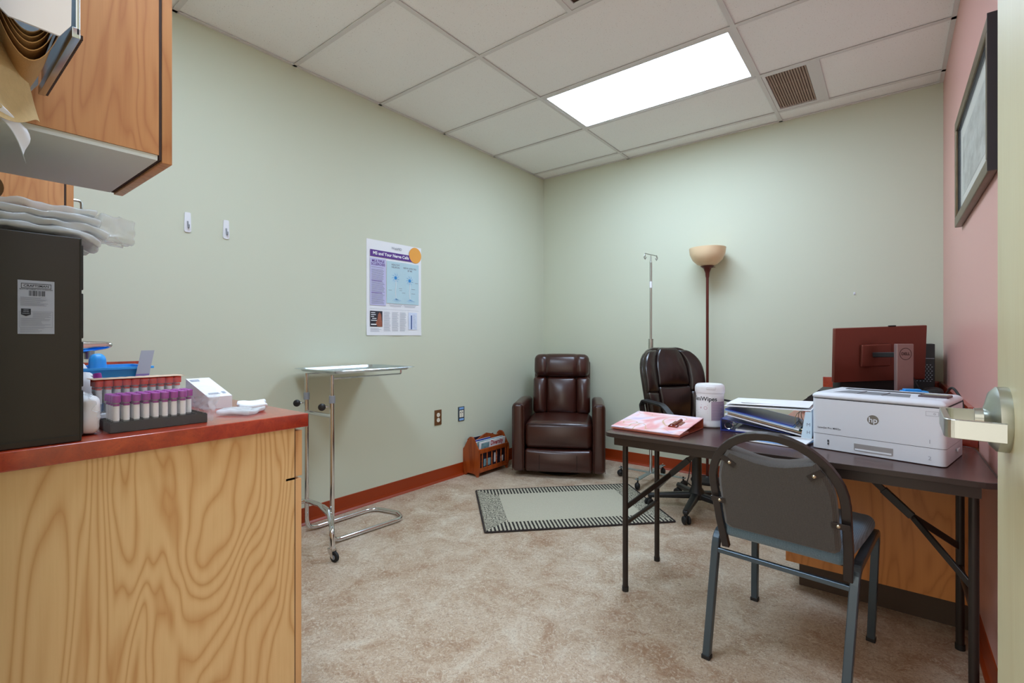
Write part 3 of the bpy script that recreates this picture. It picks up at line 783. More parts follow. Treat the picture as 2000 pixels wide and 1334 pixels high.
# tiny wall hook at the back
t = thing('picture_hook', 'tiny white hook on the back wall', 'hook', (-.198, YB, 1.425))
MB().box(-.006, .006, -.003, -.0005, 0, .018, .001).build('plate', 'white_plastic', t)
MB().tube([(0, -.003, .006), (0, -.01, .002), (0, -.012, .008)], .0015, 6).build('hook_arm', 'grey_plastic', t)

# ---------------------------------------------------------------- instrument stand
t = thing('instrument_stand', 'chrome instrument stand with steel tray beside the left wall', 'stand', (-2.53, 1.47, 0))
LX, RX_ = -.135, .13
MB().tube(fillet([(LX, .0, .175), (LX, 0, .017), (LX+.01, .46, .017), (.06, .50, .017), (RX_+.03, .46, .017), (RX_, 0.0, .017), (RX_, 0, .19)], [.07, .07, .09, .05, .09, .05, .05], 8), .0125, 12).build('floor_loop', 'chrome', t)
MB().tube(fillet([(-.20, -.10, .07), (-.20, -.09, .175), (LX, 0, .185), (0, 0, .19), (.15, -.02, .165), (.30, -.105, .15), (.31, -.11, .075)], [0, .03, .04, .08, .1, .06, 0], 8), .0135, 12).build('cross_leg', 'chrome', t)
MB().tube(fillet([(.04, 0, .19), (.14, -.03, .2), (.24, -.075, .15)], .04), .0105, 10).build('leg_brace', 'chrome', t)
for x in (LX, RX_):
    MB().cyl((x, 0, .18), (x, 0, .78), .0125, None, 16).build('post', 'chrome', t)
    MB().cyl((x, 0, .74), (x, 0, .925), .0098, None, 14).build('inner_post', 'chrome', t)
    MB().cyl((x, 0, .772), (x, 0, .812), .0165, None, 18).build('collar', 'grey_plastic', t)
    k = MB().cyl((x-.012, -.012, .752), (x-.04, -.04, .752), .004, None, 8).build('knob_stem', 'chrome', t)
    MB().lathe([(0, 0), (.016, .001), (.02, .006), (.02, .014), (.012, .02), (0, .021)], 14, T(x-.036, -.036, .752) @ RZ(45) @ RX(90) @ RY(0)).build('knob', 'black_plastic', k)
MB().cyl((LX, 0, .70), (RX_, 0, .70), .0115, None, 12).build('crossbar', 'chrome', t)
MB().tube(fillet([(LX, 0, .915), (LX, .02, .92), (LX, .47, .92), (LX, .47, .934)], .012, 4), .005, 8).build('tray_arm', 'chrome', t)
MB().tube(fillet([(RX_, 0, .905), (RX_, .02, .905), (RX_, .47, .905), (RX_, .47, .934)], .012, 4), .005, 8).build('tray_arm', 'chrome', t)
def caster(parent, x, y, r=.026, zt=.075, ang=20, met='chrome'):
    A = T(x, y, 0) @ RZ(ang)
    f = MB(); f.cyl((0, 0, zt-.012), (0, 0, zt), .014, None, 14, mat=A)
    for s_ in (-1, 1): f.prism([(-.012, .05), (.012, .05), (.012, .066), (-.012, .066)] if 0 else [(-.02, .0), (.012, .0), (.022, -.04), (.012, -.045), (-.012, -.02)], .0016, A @ T(-.0, s_*.013, zt-.012) @ RX(90) @ RY(0))
    f.box(-.02, .012, -.014, .014, zt-.014, zt-.011, mat=A)
    c = f.build('caster', met, parent)
    MB().lathe([(.004, -.009), (r-.004, -.009), (r, -.006), (r, .006), (r-.004, .009), (.004, .009)], 24, A @ T(.017, 0, r+.0005) @ RX(90)).build('wheel', 'black_rubber', c)
    MB().lathe([(0, -.011), (r*.45, -.0105), (r*.45, .0105), (0, .011)], 14, A @ T(.017, 0, r) @ RX(90)).build('hub', 'grey_plastic', c)
caster(t, .31, -.11, .026, .078, 10); caster(t, -.20, -.10, .026, .078, 60)
tr = MB()
def trayloop(sx, sy, z): return [(p.x, p.y, z) for p in fillet([(-sx, -sy, 0), (sx, -sy, 0), (sx, sy, 0), (-sx, sy, 0)], .05, 6, True)]
lp = [trayloop(.19, .25, .936), trayloop(.20, .26, .951), trayloop(.222, .282, .952), trayloop(.224, .284, .949), trayloop(.202, .262, .9475), trayloop(.192, .252, .934)]
n = len(lp[0]); V = [p for a in lp for p in a]; F = [(j*n+i, j*n+(i+1) % n, (j+1)*n+(i+1) % n, (j+1)*n+i) for j in range(5) for i in range(n)]
tr.add(V, F, T(.0, .24, 0), True); tr.add(lp[0], [tuple(range(n))], T(0, .24, 0)); tr.add(lp[-1], [tuple(reversed(range(n)))], T(0, .24, 0))
tr.build('tray', 'tray_steel', t)

# ---------------------------------------------------------------- magazine rack
t = thing('magazine_rack', 'cherry wood magazine rack with turned spindles by the recliner', 'rack', (-2.70, 2.90, 0))
half = [(.075, 0), (.078, .02), (.088, .06), (.092, .18), (.088, .215), (.07, .235), (.05, .27), (.03, .305), (.012, .318)]
prof = half+[(-a, b) for a, b in reversed(half)]+[(-.06, 0), (-.05, .015), (-.03, .022), (.03, .022), (.05, .015), (.06, 0)]
for y in (0, .375): MB().prism(prof, .013, frame((0, y+.013, 0), (1, 0, 0), (0, 0, 1))).build('end_panel', 'cherry', t)
MB().box(-.075, .075, .014, .374, .03, .042).build('floor_board', 'cherry', t)
dv = [(0, .04), (.36, .04), (.36, .27), (.33, .295), (.3, .29), (.24, .31), (.18, .325), (.12, .31), (.06, .285), (.03, .28), (0, .25)]
MB().prism([(a+.014, b) for a, b in dv], .01, frame((-.005, 0, 0), (0, 1, 0), (0, 0, 1))).build('handle_board', 'cherry', t)
for s_ in (-1, 1):
    MB().box(s_*.086-.006, s_*.086+.006, .014, .374, .19, .225, .002).build('top_rail', 'cherry', t)
    MB().box(s_*.08-.006, s_*.08+.006, .014, .374, .035, .07, .002).build('bottom_rail', 'cherry', t)
    for i in range(6):
        y = .045+i*.06
        MB().lathe([(.004, 0), (.0065, .02), (.004, .045), (.007, .055), (.004, .065), (.0065, .09), (.004, .12)], 10, T(s_*.083, y, .07)).build('spindle', 'cherry', t)
def magazine(x, lean, h, mats, lb, y0=.03, L_=.33, title=None):
    o = thing('magazine', lb, 'magazine', (-2.70+x, 2.90+y0, .0435), 0, 'magazines in the wooden rack')
    A = RY(lean)
    MB().box(-.003, .003, 0, L_, 0, h, mat=A).build('pages', 'paper', o)
    c = MB().box(.0032, .0042, 0, L_, 0, h, mat=A).box(-.0042, -.0032, 0, L_, 0, h, mat=A).build('cover', mats[0], o)
    fr = A @ frame((.0046, 0, 0), (0, 1, 0), (0, 0, 1)); m = MB()
    if title:
        m.m(0); m.text(title, .055, fr @ T(L_*.66, h-.028, .0002), .03, sx=.8); m.m(1); m.quad(.02, h-.06, .12, h-.012, fr, .0002)
        m.build('cover_print', ['red_mag', 'mag_img'], o)
    else:
        m.quad(.05, .03, .14, .09, fr, .0002); m.m(1); m.quad(.18, .04, .22, .12, fr, .0002); m.quad(.26, .03, .3, .08, fr, .0002); m.build('cover_print', [mats[1], 'paper'], o)
magazine(.061, 3, .165, ('mag_dark', 'mag_img'), 'dark covered magazine seen through the rack spindles')
magazine(.042, 6, .235, ('paper', 'red_mag'), 'white magazine with red title in front in the rack', title='Diversity')
magazine(.032, 4.5, .24, ('mag_img', 'red_mag'), 'grey green magazine just behind the red titled one', .022)
magazine(.022, 3, .235, ('paper', 'ink'), 'thin white magazine third from the front in the rack', .018)
magazine(.012, 1, .245, ('blue_print', 'paper'), 'blue covered magazine against the handle board', .02, .2)
magazine(-.045, -4, .25, ('mag_dark', 'paper'), 'dark magazine on the wall side of the rack', .02)

# ---------------------------------------------------------------- recliner
t = thing('recliner', 'glossy dark brown leather recliner in the corner', 'armchair', (-2.10, 3.275, 0), 29.3)
def puff(ax, amt, hx, hz):
    def fn(q):
        a = max(0, 1-(q.x/hx)**2)*max(0, 1-(q.z/hz)**2)
        return Vector((q.x, q.y-amt*a if q.y < 0 else q.y, q.z))
    return fn
for s_ in (-1, 1):
    def af(q, s_=s_):
        k = max(0, (q.y-.1)/.25); return Vector((q.x, q.y, q.z-.02*k if q.z > .2 else q.z))
    MB().rbox((s_*.325, .335, .32), (.10, .66, .56), .035, 4, (1, 6, 4), af).build('arm', 'leather_brown', t)
    MB().tube(fillet([(s_*.372, .012, .05), (s_*.372, .008, .59), (s_*.278, .008, .59), (s_*.278, .012, .05)], .035, 6), .0025, 6).build('piping', 'leather_brown', t)
MB().rbox((0, .37, .17), (.53, .58, .26), .02, 2).build('base', 'leather_brown', t)
def foot(q):
    a = max(0, 1-(q.x/.275)**2)*max(0, 1-(q.z/.1)**2); return Vector((q.x, q.y-.028*a if q.y < 0 else q.y, q.z))
MB().rbox((0, .045, .135), (.545, .07, .185), .03, 4, (8, 1, 5), foot).build('footrest', 'leather_brown', t)
def st(q):
    a = max(0, 1-(q.x/.28)**2)
    z = q.z+(.018*a if q.z > 0 else 0); y = q.y-(.03*a*max(0, 1-(q.z/.11)**2) if q.y < -.1 else 0)
    return Vector((q.x, y, z))
MB().rbox((0, .30, .335), (.545, .56, .21), .045, 4, (8, 6, 4), st).build('seat_cushion', 'leather_brown', t)
MB().tube([(x, .012-.02*max(0, 1-(x/.27)**2), .432) for x in [i*.025-.25 for i in range(21)]], .003, 6).build('seat_seam', 'seam', t)
B = T(0, .545, .44) @ RX(-10)
for (cx, w_, nm) in ((0, .27, 'back_cushion'), (-.195, .125, 'back_bolster'), (.195, .125, 'back_bolster')):
    def bf(q, w_=w_): 
        a = max(0, 1-(q.x/(w_/2))**2)*max(0, 1-(q.z/.17)**2); return Vector((q.x, q.y-.035*a if q.y < 0 else q.y, q.z))
    MB().rbox((cx, .0, .165), (w_, .13, .335), .035, 4, (6, 1, 8), bf, B).build(nm, 'leather_brown', t)
def hf(q):
    a = max(0, 1-(q.x/.27)**2)*max(0, 1-(q.z/.11)**2); s_ = -.018*math.exp(-((abs(q.x)-.135)/.008)**2)
    return Vector((q.x, q.y-.035*a-s_ if q.y < 0 else q.y, q.z+.008*max(0, 1-(q.x/.25)**2)*(1 if q.z > 0 else -1)))
MB().rbox((0, -.005, .435), (.50, .17, .20), .05, 5, (20, 1, 5), hf, B).build('headrest', 'leather_brown', t)
for s_ in (-1, 1):
    MB().tube([B @ Vector((s_*.135, -.108+.02*abs(z-.435)*8, z)) for z in (.36, .38, .40, .42, .44, .46, .48, .50)], .0022, 6).build('headrest_seam', 'seam', t)
    MB().tube([Vector((s_*.15, -.008, z)) for z in (.07, .1, .13, .16, .19)], .0022, 6).build('footrest_seam', 'seam', t)
MB().rbox((0, .09, .25), (.52, .08, .5), .03, 3, mat=B).build('back_shell', 'leather_brown', t)
MB().lathe([(0, 0), (.24, 0), (.25, .012), (.2, .025), (0, .04)], 32, T(0, .33, .001)).build('swivel_base', 'black_plastic', t)

# rug
t = thing('rug', 'small cream rug with black striped border before the recliner', 'rug', (-1.717, 2.784, 0), 46.3)
MB().box(-.575, .575, -.376, .376, .0008, .011, .003).build('pile', 'rug', t)
m = MB(); pp = fillet([(-.583, -.384, .006), (.583, -.384, .006), (.583, .384, .006), (-.583, .384, .006)], .01, 3, True)
m.tube(pp, .0052, 8, True).build('binding', P('dark rug binding', '2c2422', .9), t)

# ---------------------------------------------------------------- office chair
t = thing('office_chair', 'dark leather office armchair on casters behind the folding table', 'chair', (-1.005, 3.25, 0), 55)
st_ = MB().lathe([(.05, .075), (.056, .09), (.05, .12), (.032, .15), (.030, .36), (.02, .365), (.02, .43), (0, .43)], 20).build('gas_column', 'black_plastic', t)
for i in range(5):
    a = 72*i+203-55; A = RZ(a)
    def leg(q):
        k = (q.x+.15)/.3; return Vector((q.x, q.y*(1-.35*k), q.z*(1-.4*k)-.028*k))
    l = MB().rbox((.16, 0, .098), (.30, .055, .045), .016, 3, (6, 1, 1), leg, A).build('base_leg', 'black_plastic', t)
    c = MB()
    c.cyl((.295, 0, .05), (.295, 0, .088), .012, None, 12, mat=A)
    W_ = A @ T(.295, 0, 0) @ RZ(40)
    for s_ in (-1, 1): c.lathe([(0, -.008), (.02, -.008), (.025, -.004), (.025, .004), (.02, .008), (0, .008)], 18, W_ @ T(.008, s_*.014, .0255) @ RX(90))
    c.rbox((.004, 0, .035), (.03, .012, .04), .005, 2, mat=W_)
    c.build('twin_caster', 'black_rubber', t)
MB().box(-.09, .09, -.12, .12, .425, .45, .006).build('seat_plate', 'black_plastic', t)
def sf(q):
    a = max(0, 1-(q.x/.25)**2)*max(0, 1-(q.y/.25)**2); return Vector((q.x*(1-.12*max(0, q.y/.25)), q.y, q.z+(.02*a if q.z > 0 else 0)))
MB().rbox((0, 0, .495), (.49, .49, .09), .04, 4, (6, 6, 1), sf).build('seat', 'leather_dark', t)
MB().box(-.035, .035, .12, .27, .42, .435, .004).tube(fillet([(0, .26, .43), (0, .30, .44), (0, .325, .72)], .04), 0, sec=(.006, .03), up=(0, 1, 0)).build('back_bracket', 'black_plastic', t)
BK = T(0, .25, .50) @ RX(-9)
def outline(z):      # half width of the backrest at height z above its bottom
    z = max(0, min(.57, z))
    w_ = .205+.045*math.sin(min(1, z/.36)*math.pi/2)
    if z > .36: w_ *= math.sqrt(max(.0, 1-((z-.36)/.225)**2.6))
    return max(w_, .07)
def shellf(q):
    z = q.z+.285; hw = outline(z); x = q.x/.25*hw
    return Vector((x, q.y-.10*(x*x)/.06*.5-.02*math.sin(z*7), q.z))
MB().rbox((0, .02, .285), (.5, .05, .57), .022, 4, (12, 1, 16), shellf, BK).build('back_shell', 'leather_dark', t)
def pad(cx, w_, z0, z1, y, amp, name, wr=0, bend=True):
    hz = (z1-z0)/2
    def fn(q):
        a = max(0, 1-(q.x/(w_/2))**2)*max(0, 1-(q.z/hz)**2)**.7
        z = q.z+(z0+z1)/2; x = cx+q.x
        o_ = outline(z)
        x = x*(o_-.004)/.25
        wv = wr*math.sin(x*130+3*math.sin(z*30))*a
        return Vector((x, q.y-(amp*a+wv if q.y < 0 else 0)-.10*(x*x)/.06*.5-.02*math.sin(z*7), z))
    return MB().rbox((0, y, 0), (w_, .05, z1-z0), .022, 4, (14, 1, 12), fn, BK).build(name, 'leather_dark', t)
pad(0, .26, .285, .565, -.012, .028, 'upper_pad', .0025)
pad(0, .27, .02, .285, -.014, .03, 'lumbar_pad', .0)
for s_ in (-1, 1):
    pad(s_*.188, .12, .24, .545, -.006, .02, 'side_bolster', .001); pad(s_*.19, .115, .02, .25, -.006, .02, 'side_bolster')
for xx in (-.08, -.03, .03, .08):
    m = MB().tube([BK @ Vector((xx*(1+.15*k), -.062-.004*math.sin(k*3)+.012*abs(k-.5), .05+.21*k)) for k in [i/8 for i in range(9)]], .0022, 6); m.build('stitched_seam', 'seam', t)
for s_ in (-1, 1):
    pts = fillet([(s_*.245, .22, .50), (s_*.262, .24, .67), (s_*.27, .20, .705), (s_*.275, -.03, .70), (s_*.265, -.17, .60), (s_*.235, -.17, .46), (s_*.15, -.08, .44)], [0, .03, .03, .12, .1, .05, 0], 7)
    MB().tube(pts, 0, sec=(.0065, .019), up=None).build('armrest', 'black_plastic', t)
# IV pole
t = thing('drip_stand', 'chrome drip stand on four casters near the back wall', 'stand', (-1.48, 3.65, 0))
MB().cyl((0, 0, .07), (0, 0, 1.08), .0125, None, 14).build('outer_pole', 'chrome', t)
MB().cyl((0, 0, 1.06), (0, 0, 1.72), .009, None, 12).build('inner_pole', 'steel', t)
MB().lathe([(0, 0), (.004, 0), (.006, -.05), (.009, -.06)], 12, T(0, 0, 1.78)).build('pole_tip', 'steel', t)
MB().cyl((0, 0, 1.045), (0, 0, 1.12), .019, None, 16).build('clamp', 'steel', t)
MB().cyl((0, 0, 1.52), (0, 0, 1.57), .0105, None, 12).build('label_wrap', 'white_plastic', t)
hk = MB(); D = RZ(68)
hk.tube([(-.065, 0, 1.785), (.065, 0, 1.775)], .0035, 8, mat=D)
for s_ in (-1, 1): hk.tube(fillet([(s_*.06, 0, 1.78), (s_*.075, 0, 1.755), (s_*.062, 0, 1.74), (s_*.048, 0, 1.755)], .01, 4), .003, 8, mat=D); hk.tube([(s_*.062, 0, 1.78), (s_*.06, 0, 1.735)], .003, 8, mat=D)
hk.build('hook_bar', 'steel', t)
for i in range(4):
    a = [2, 90, 180, 270][i]; A = RZ(a)
    MB().box(.0, .265, -.018, .018, .072+.004*(i % 2), .076+.004*(i % 2), mat=A).build('base_arm', 'alu', t)
    c = MB().cyl((.25, 0, .055), (.25, 0, .085), .006, None, 10, mat=A).lathe([(.006, -.019), (.017, -.017), (.025, -.010), (.0285, -.002), (.0285, .002), (.025, .010), (.017, .017), (.006, .019)], 20, A @ T(.255, .0, .029) @ RZ(35) @ RX(90)).build('ball_caster', 'black_rubber', t)
    MB().cyl((.25, 0, .0805), (.25, 0, .094), .006, .003, 10, mat=A).build('caster_nut', 'chrome', c)
# floor lamp
t = thing('floor_lamp', 'torchiere floor lamp with frosted amber bowl', 'lamp', (-1.135, 3.935, 0))
MB().lathe([(0, 0), (.12, 0), (.125, .008), (.12, .02), (.03, .03), (.014, .045), (0, .045)], 32).build('base', 'black_plastic', t)
MB().cyl((0, 0, .04), (0, 0, 1.62), .0105, None, 14).build('pole', 'lamp_brown', t)
MB().lathe([(.011, 1.60), (.014, 1.612), (.016, 1.64), (.03, 1.675), (.052, 1.69), (.05, 1.692), (0, 1.685)], 28).build('socket_cone', 'lamp_brown', t)
MB().tube([(.03, -.005, 1.678), (.062, -.01, 1.677)], .002, 6).build('switch', 'lamp_brown', t)
MB().lathe([(.04, 1.692), (.075, 1.705), (.11, 1.74), (.13, 1.785), (.136, 1.832), (.131, 1.832), (.125, 1.785), (.105, 1.744), (.07, 1.711), (0, 1.70)], 40).build('glass_bowl', 'bowl', t)
# cords on the floor
o = MB().tube(fillet([(-1.28, 4.02, .2), (-1.29, 3.97, .01), (-1.25, 3.80, .006), (-1.05, 3.55, .006), (-.9, 3.62, .006), (-.8, 3.52, .006)], .06), .004, 6).build('power_cord', 'black_rubber'); tag(o, 'thin black cord lying on the floor by the lamp', 'cord')

# ---------------------------------------------------------------- built-in desk on the right
t = thing('corner_desk', 'built in wooden desk with rust laminate top along the pink wall', 'desk', (-.38, 2.52, 0))
MB().box(0, .64-.001, 0, .02, .108, .712).build('end_panel', 'veneer_desk', t)
MB().box(.0, .02, .02, 1.555, .108, .712).build('side_panel', 'veneer_desk', t)
MB().box(.02, .03, .02, 1.55, .108, .13).build('floor_panel', 'veneer_desk', t)
MB().box(.05, .639, .03, 1.555, .001, .107).build('toe_kick', 'toe', t)
MB().box(-.02, .639, -.012, 1.556, .713, .75, .003).build('desktop', 'laminate', t)
MB().box(-.0, .619, 1.54, 1.558, .751, .853, .002).build('back_splash', 'laminate', t)
MB().box(.62, .639, .10, 1.558, .751, .853, .002).build('side_splash', 'laminate', t)
# black file tray on the desk
t = thing('file_tray', 'black letter tray with sloping side behind the printer', 'tray', (-.30, 2.96, .7505))
fr = frame((0, 0, 0), (1, 0, 0), (0, 0, 1))
MB().prism([(-.075, .0), (.44, .0), (.44, .1), (.0, .1), (-.075, .04)], -.006, fr).prism([(-.075, .0), (.44, .0), (.44, .1), (.0, .1), (-.075, .04)], -.006, fr @ T(0, 0, -.24)).build('side', 'black_plastic', t)
MB().box(-.07, .44, .006, .24, .0, .005).box(.0, .44, .006, .24, .05, .054).build('shelf', 'black_plastic', t)
MB().box(.0, .44, .0, .246, .1005, .104).build('top_shelf', 'black_plastic', t)
t = thing('sticky_note_box', 'small bright blue plastic box behind the printer', 'box', (.045, 2.99, .8555), 15)
MB().box(0, .10, 0, .05, 0, .018, .003).build('tray', 'blue_plastic', t); MB().box(.01, .075, .006, .045, .018, .026, .003).build('lid', 'blue_plastic', t)
# monitor
t = thing('monitor', 'computer monitor seen from behind, satin back with painted red wall reflection', 'monitor', (.055, 3.41, .7505), 38.1)
A = T(-.015, .16, .285) @ RY(-2.04) @ RX(5)
MB().box(-.266, .266, -.012, .012, -.158, .158, .005, mat=A).build('screen_housing', 'mon_back_reflect', t)
MB().box(-.262, .262, .0125, .014, -.15, .154, mat=A).build('screen', 'screen', t)
MB().box(-.12, .05, -.030, -.0125, -.07, .06, .008, mat=A).build('mount_block', 'mon_back_reflect', t)
MB().box(.045, .085, -.014, -.002, .158, .164, .002, mat=A).build('webcam', 'black_plastic', t)
MB().tube([(-.06, .13, .28), (-.02, .01, .285)], 0, sec=(.014, .02)).build('pivot', 'black_plastic', t)
o = MB().box(-.046, .046, -.012, .012, .004, .345, .004).build('stand_column', 'mon_stand', t)
m = MB(); fr = frame((.0, -.0126, .29), (1, 0, 0), (0, 0, 1)); m.ring((0, 0), .030, .033, fr, .0002); m.text('DELL', .021, fr @ T(0, 0, .0002), .03); m.build('emblem', 'emboss', o)
MB().box(-.12, .12, -.09, .11, 0, .01, .004).build('stand_foot', 'mon_stand', t)
t = thing('speaker_bar', 'long low black speaker bar under the monitor', 'speaker', (.024, 3.666, .7505), 38.1)
MB().box(-.36, .07, -.03, .03, 0, .135, .008).build('housing', 'black_plastic', t); MB().box(-.35, .06, -.0335, -.0305, .012, .12, .001).build('grille', 'black_rubber', t)
# pc tower
t = thing('computer_tower', 'slim black computer tower in the corner of the desk', 'computer', (.155, 3.76, .7505))
MB().box(-.048, .048, .004, .27, 0, .342, .003).build('case', 'black_plastic', t)
m = MB()
for i in range(9):
    for j in range(5): m.box(-.035+.015*j+(.007 if i % 2 else 0), -.029+.015*j+(.007 if i % 2 else 0), .001, .004, .12+i*.012, .124+i*.012)
m.box(-.046, .046, .001, .004, .255, .258).build('vent_grille', 'grey_plastic', t)
# cables behind the printer
o = MB().tube(fillet([(.13, 3.0, .76), (.16, 2.9, .80), (.20, 2.72, .93), (.225, 2.66, .88), (.235, 2.6, .76)], .05, 6), .005, 8).build('cable', 'black_rubber'); tag(o, 'black cable arching up against the pink wall', 'cable')
o = MB().tube(fillet([(.10, 3.65, .90), (.12, 3.45, .85), (.16, 3.3, .80), (.19, 3.2, .758), (.15, 3.25, .757)], .06, 6), .0045, 8).build('cable', 'black_rubber'); tag(o, 'black cable running down from the computer tower', 'cable')
o = MB().tube(fillet([(.02, 3.3, .758), (.10, 3.28, .84), (.18, 3.26, .83), (.2, 3.24, .757)], .05, 6), .004, 8).build('cable', 'grey_plastic'); tag(o, 'grey cable looped on the desk beside the monitor', 'cable')
o = crumple((0, 0, .045), (.09, .2, .075), .03, .014, 14, 140, (8, 10, 5)).build('cable_bundle', 'black_rubber'); o.location = (.178, 3.46, .7505+.02); tag(o, 'dark tangled cable bundle on the desk along the pink wall', 'cable')

# ---------------------------------------------------------------- folding table
TX0, TX1, TY0, TY1, TZ = -.985, .245, 1.895, 2.495, .72
t = thing('folding_table', 'dark brown folding table with steel legs', 'table', ((TX0+TX1)/2, (TY0+TY1)/2, 0))
hw, hd = (TX1-TX0)/2, (TY1-TY0)/2
pts = [(p.x, p.y) for p in fillet([(-hw, -hd, 0), (hw, -hd, 0), (hw, hd, 0), (-hw, hd, 0)], .05, 6, True)]
MB().prism(pts, .016, T(0, 0, TZ-.017)).build('tabletop', 'table_top', t)
p2 = fillet([(-hw, -hd, TZ-.009), (hw, -hd, TZ-.009), (hw, hd, TZ-.009), (-hw, hd, TZ-.009)], .05, 6, True)
MB().tube(p2, 0, closed=True, sec=(.0085, .003), up=(0, 0, 1)).build('edge_band', 'table_edge', t)
m = MB()
for s_ in (-1, 1): m.box(-hw+.04, hw-.04, s_*(hd-.04)-.012, s_*(hd-.04)+.012, TZ-.055, TZ-.018)
for s_ in (-1, 1): m.box(s_*(hw-.05)-.012, s_*(hw-.05)+.012, -hd+.052, hd-.052, TZ-.055, TZ-.018)
m.build('apron', 'table_edge', t)
for s_ in (-1, 1):
    xl = s_*(hw-.048 if s_ > 0 else hw-.052)
    for y in (-.185, .185): 
        MB().cyl((xl, y, .012), (xl, y, TZ-.03), .0125, None, 14).build('leg', 'table_leg', t)
        MB().cyl((xl, y, 0), (xl, y, .02), .0145, None, 14).build('foot_cap', 'black_rubber', t)
    MB().cyl((xl, -.185, .30), (xl, .185, .30), .010, None, 12).build('leg_crossbar', 'table_leg', t)
    MB().cyl((xl, -.2, TZ-.04), (xl, .2, TZ-.04), .011, None, 12).build('hinge_bar', 'table_leg', t)
    j = Vector((xl-s_*.14, 0, .505)); e = Vector((xl-s_*.33, 0, TZ-.03))
    for y in (-.185, .185): MB().tube([Vector((xl, y, .37)), j], 0, sec=(.011, .004), up=(0, 1, 0) if 0 else (0, 0, 1)).build('brace_arm', 'table_leg', t)
    d = (e-j).normalized()
    MB().tube([j-d*.01, e], 0, sec=(.010, .006)).build('brace', 'table_leg', t)
    MB().tube([j+d*.0, j+d*.11], 0, sec=(.013, .010)).build('brace_sleeve', 'black_plastic', t)

# things on the table
ZT = TZ+.0008
t = thing('binder', 'pink marbled ring binder with rose gold clip on the table corner', 'binder', (-.83, 2.12, ZT), -3)
def wedge(w_, d_, h_, th, tilt_axis='y'):
    pass
hb = .046
MB().box(-.158, .158, -.135, .135, 0, .003).build('bottom_cover', 'rosegold', t)
MB().box(-.158, .158, .132, .135, .0032, hb-.001).build('spine', 'rosegold', t)
ang = math.degrees(math.atan2(hb-.010, .27))
C_ = T(0, -.135, .008) @ RX(ang)
cv = MB().box(-.158, .158, 0, .272, .0, .003, mat=C_); o = cv.build('top_cover', ['marble'], t); o['label'] = 'pink and lilac marbled cover'
MB().box(-.15, .15, -.13, -.02, .0035, .0075).build('pages', P('pale pink paper', 'e7b3ae', .7), t)
m = MB(); m.tube([C_ @ Vector((.09, .10+.0, .006)), C_ @ Vector((.09, .19, .006))], .007, 10); m.tube([C_ @ Vector((.075, .11, .008)), C_ @ Vector((.075, .085, .006)), C_ @ Vector((.11, .085, .006)), C_ @ Vector((.11, .11, .008))], .003, 8)
m.box(.07, .115, .12, .17, .003, .006, mat=C_)
o = m.build('clip', P('rose gold metal', '9a5340', .25, .9), t)
for x in (-.08, 0, .08): MB().tube([(x, .11+.02*math.cos(a), .018+.014*math.sin(a)) for a in [i*math.pi/6 for i in range(13)]], .0015, 6).build('ring', 'chrome', t)
# wipes canister
t = thing('wipes_canister', 'white plastic canister of disinfecting wipes', 'canister', (-.663, 2.337, ZT))
MB().lathe([(0, 0), (.058, 0), (.062, .005), (.062, .02), (.0605, .024), (.0605, .145), (.062, .15), (.062, .155), (0, .155)], 40).build('tub', 'white_plastic', t)
MB().lathe([(.0, .1555), (.064, .1555), (.065, .158), (.065, .178), (.062, .188), (.055, .194), (.052, .191), (0, .191)], 40).build('lid', 'white_plastic', t)
MB().box(-.02, .02, -.067, -.055, .172, .186, .003, mat=RZ(20)).build('lid_tab', 'white_plastic', t)
def wrap(m, a0, a1, z0, z1, rad, seg=12):
    V = []
    for i in range(seg+1):
        a = R(a0+(a1-a0)*i/seg); V += [(rad*math.cos(a), rad*math.sin(a), z0), (rad*math.cos(a), rad*math.sin(a), z1)]
    m.add(V, [(2*i, 2*i+2, 2*i+3, 2*i+1) for i in range(seg)], I4, True)
m = MB(); wrap(m, 195, 291, .03, .143, .0608, 20)
m.m(1); wrap(m, 291.5, 370, .032, .118, .0609, 18)
m.m(2)
for i in range(12): wrap(m, 295, 350-(i*7 % 19), .036+.007*i, .0385+.007*i, .0611)
lbl = m.build('paper_label', ['white_plastic', P('mauve label panel', 'b9a7b8', .5), P('dull mauve ink', '8f7f95', .6)], t)
def wraptext(txt, size, az, z, matn, bold=.02):
    m = MB(); m.text(txt, size, I4, bold); V = []
    for (x, y, _) in m.v:
        a = R(az)+x/.0612; V.append((.0613*math.cos(a), .0613*math.sin(a), z+y))
    m.v = V; return m
wraptext('SaniWipes', .027, 262, .1285, 'ink', .02).build('lettering', 'ink', lbl)
m = MB(); q = MB(); q.ring((.0, 0), .006, .0075, I4, 0, 20); q.ring((-.022, 0), .002, .004, I4, 0, 12); q.quad(-.05, -.018, .01, -.016, I4); q.quad(-.04, -.026, .01, -.024, I4); q.quad(-.02, .012, .01, .0135, I4)
q.v = [(.0613*math.cos(R(268)+x/.0613), .0613*math.sin(R(268)+x/.0613), .088+y) for x, y, _ in q.v]; q.build('pictograms', P('rose ink', 'b7788c', .6), lbl)
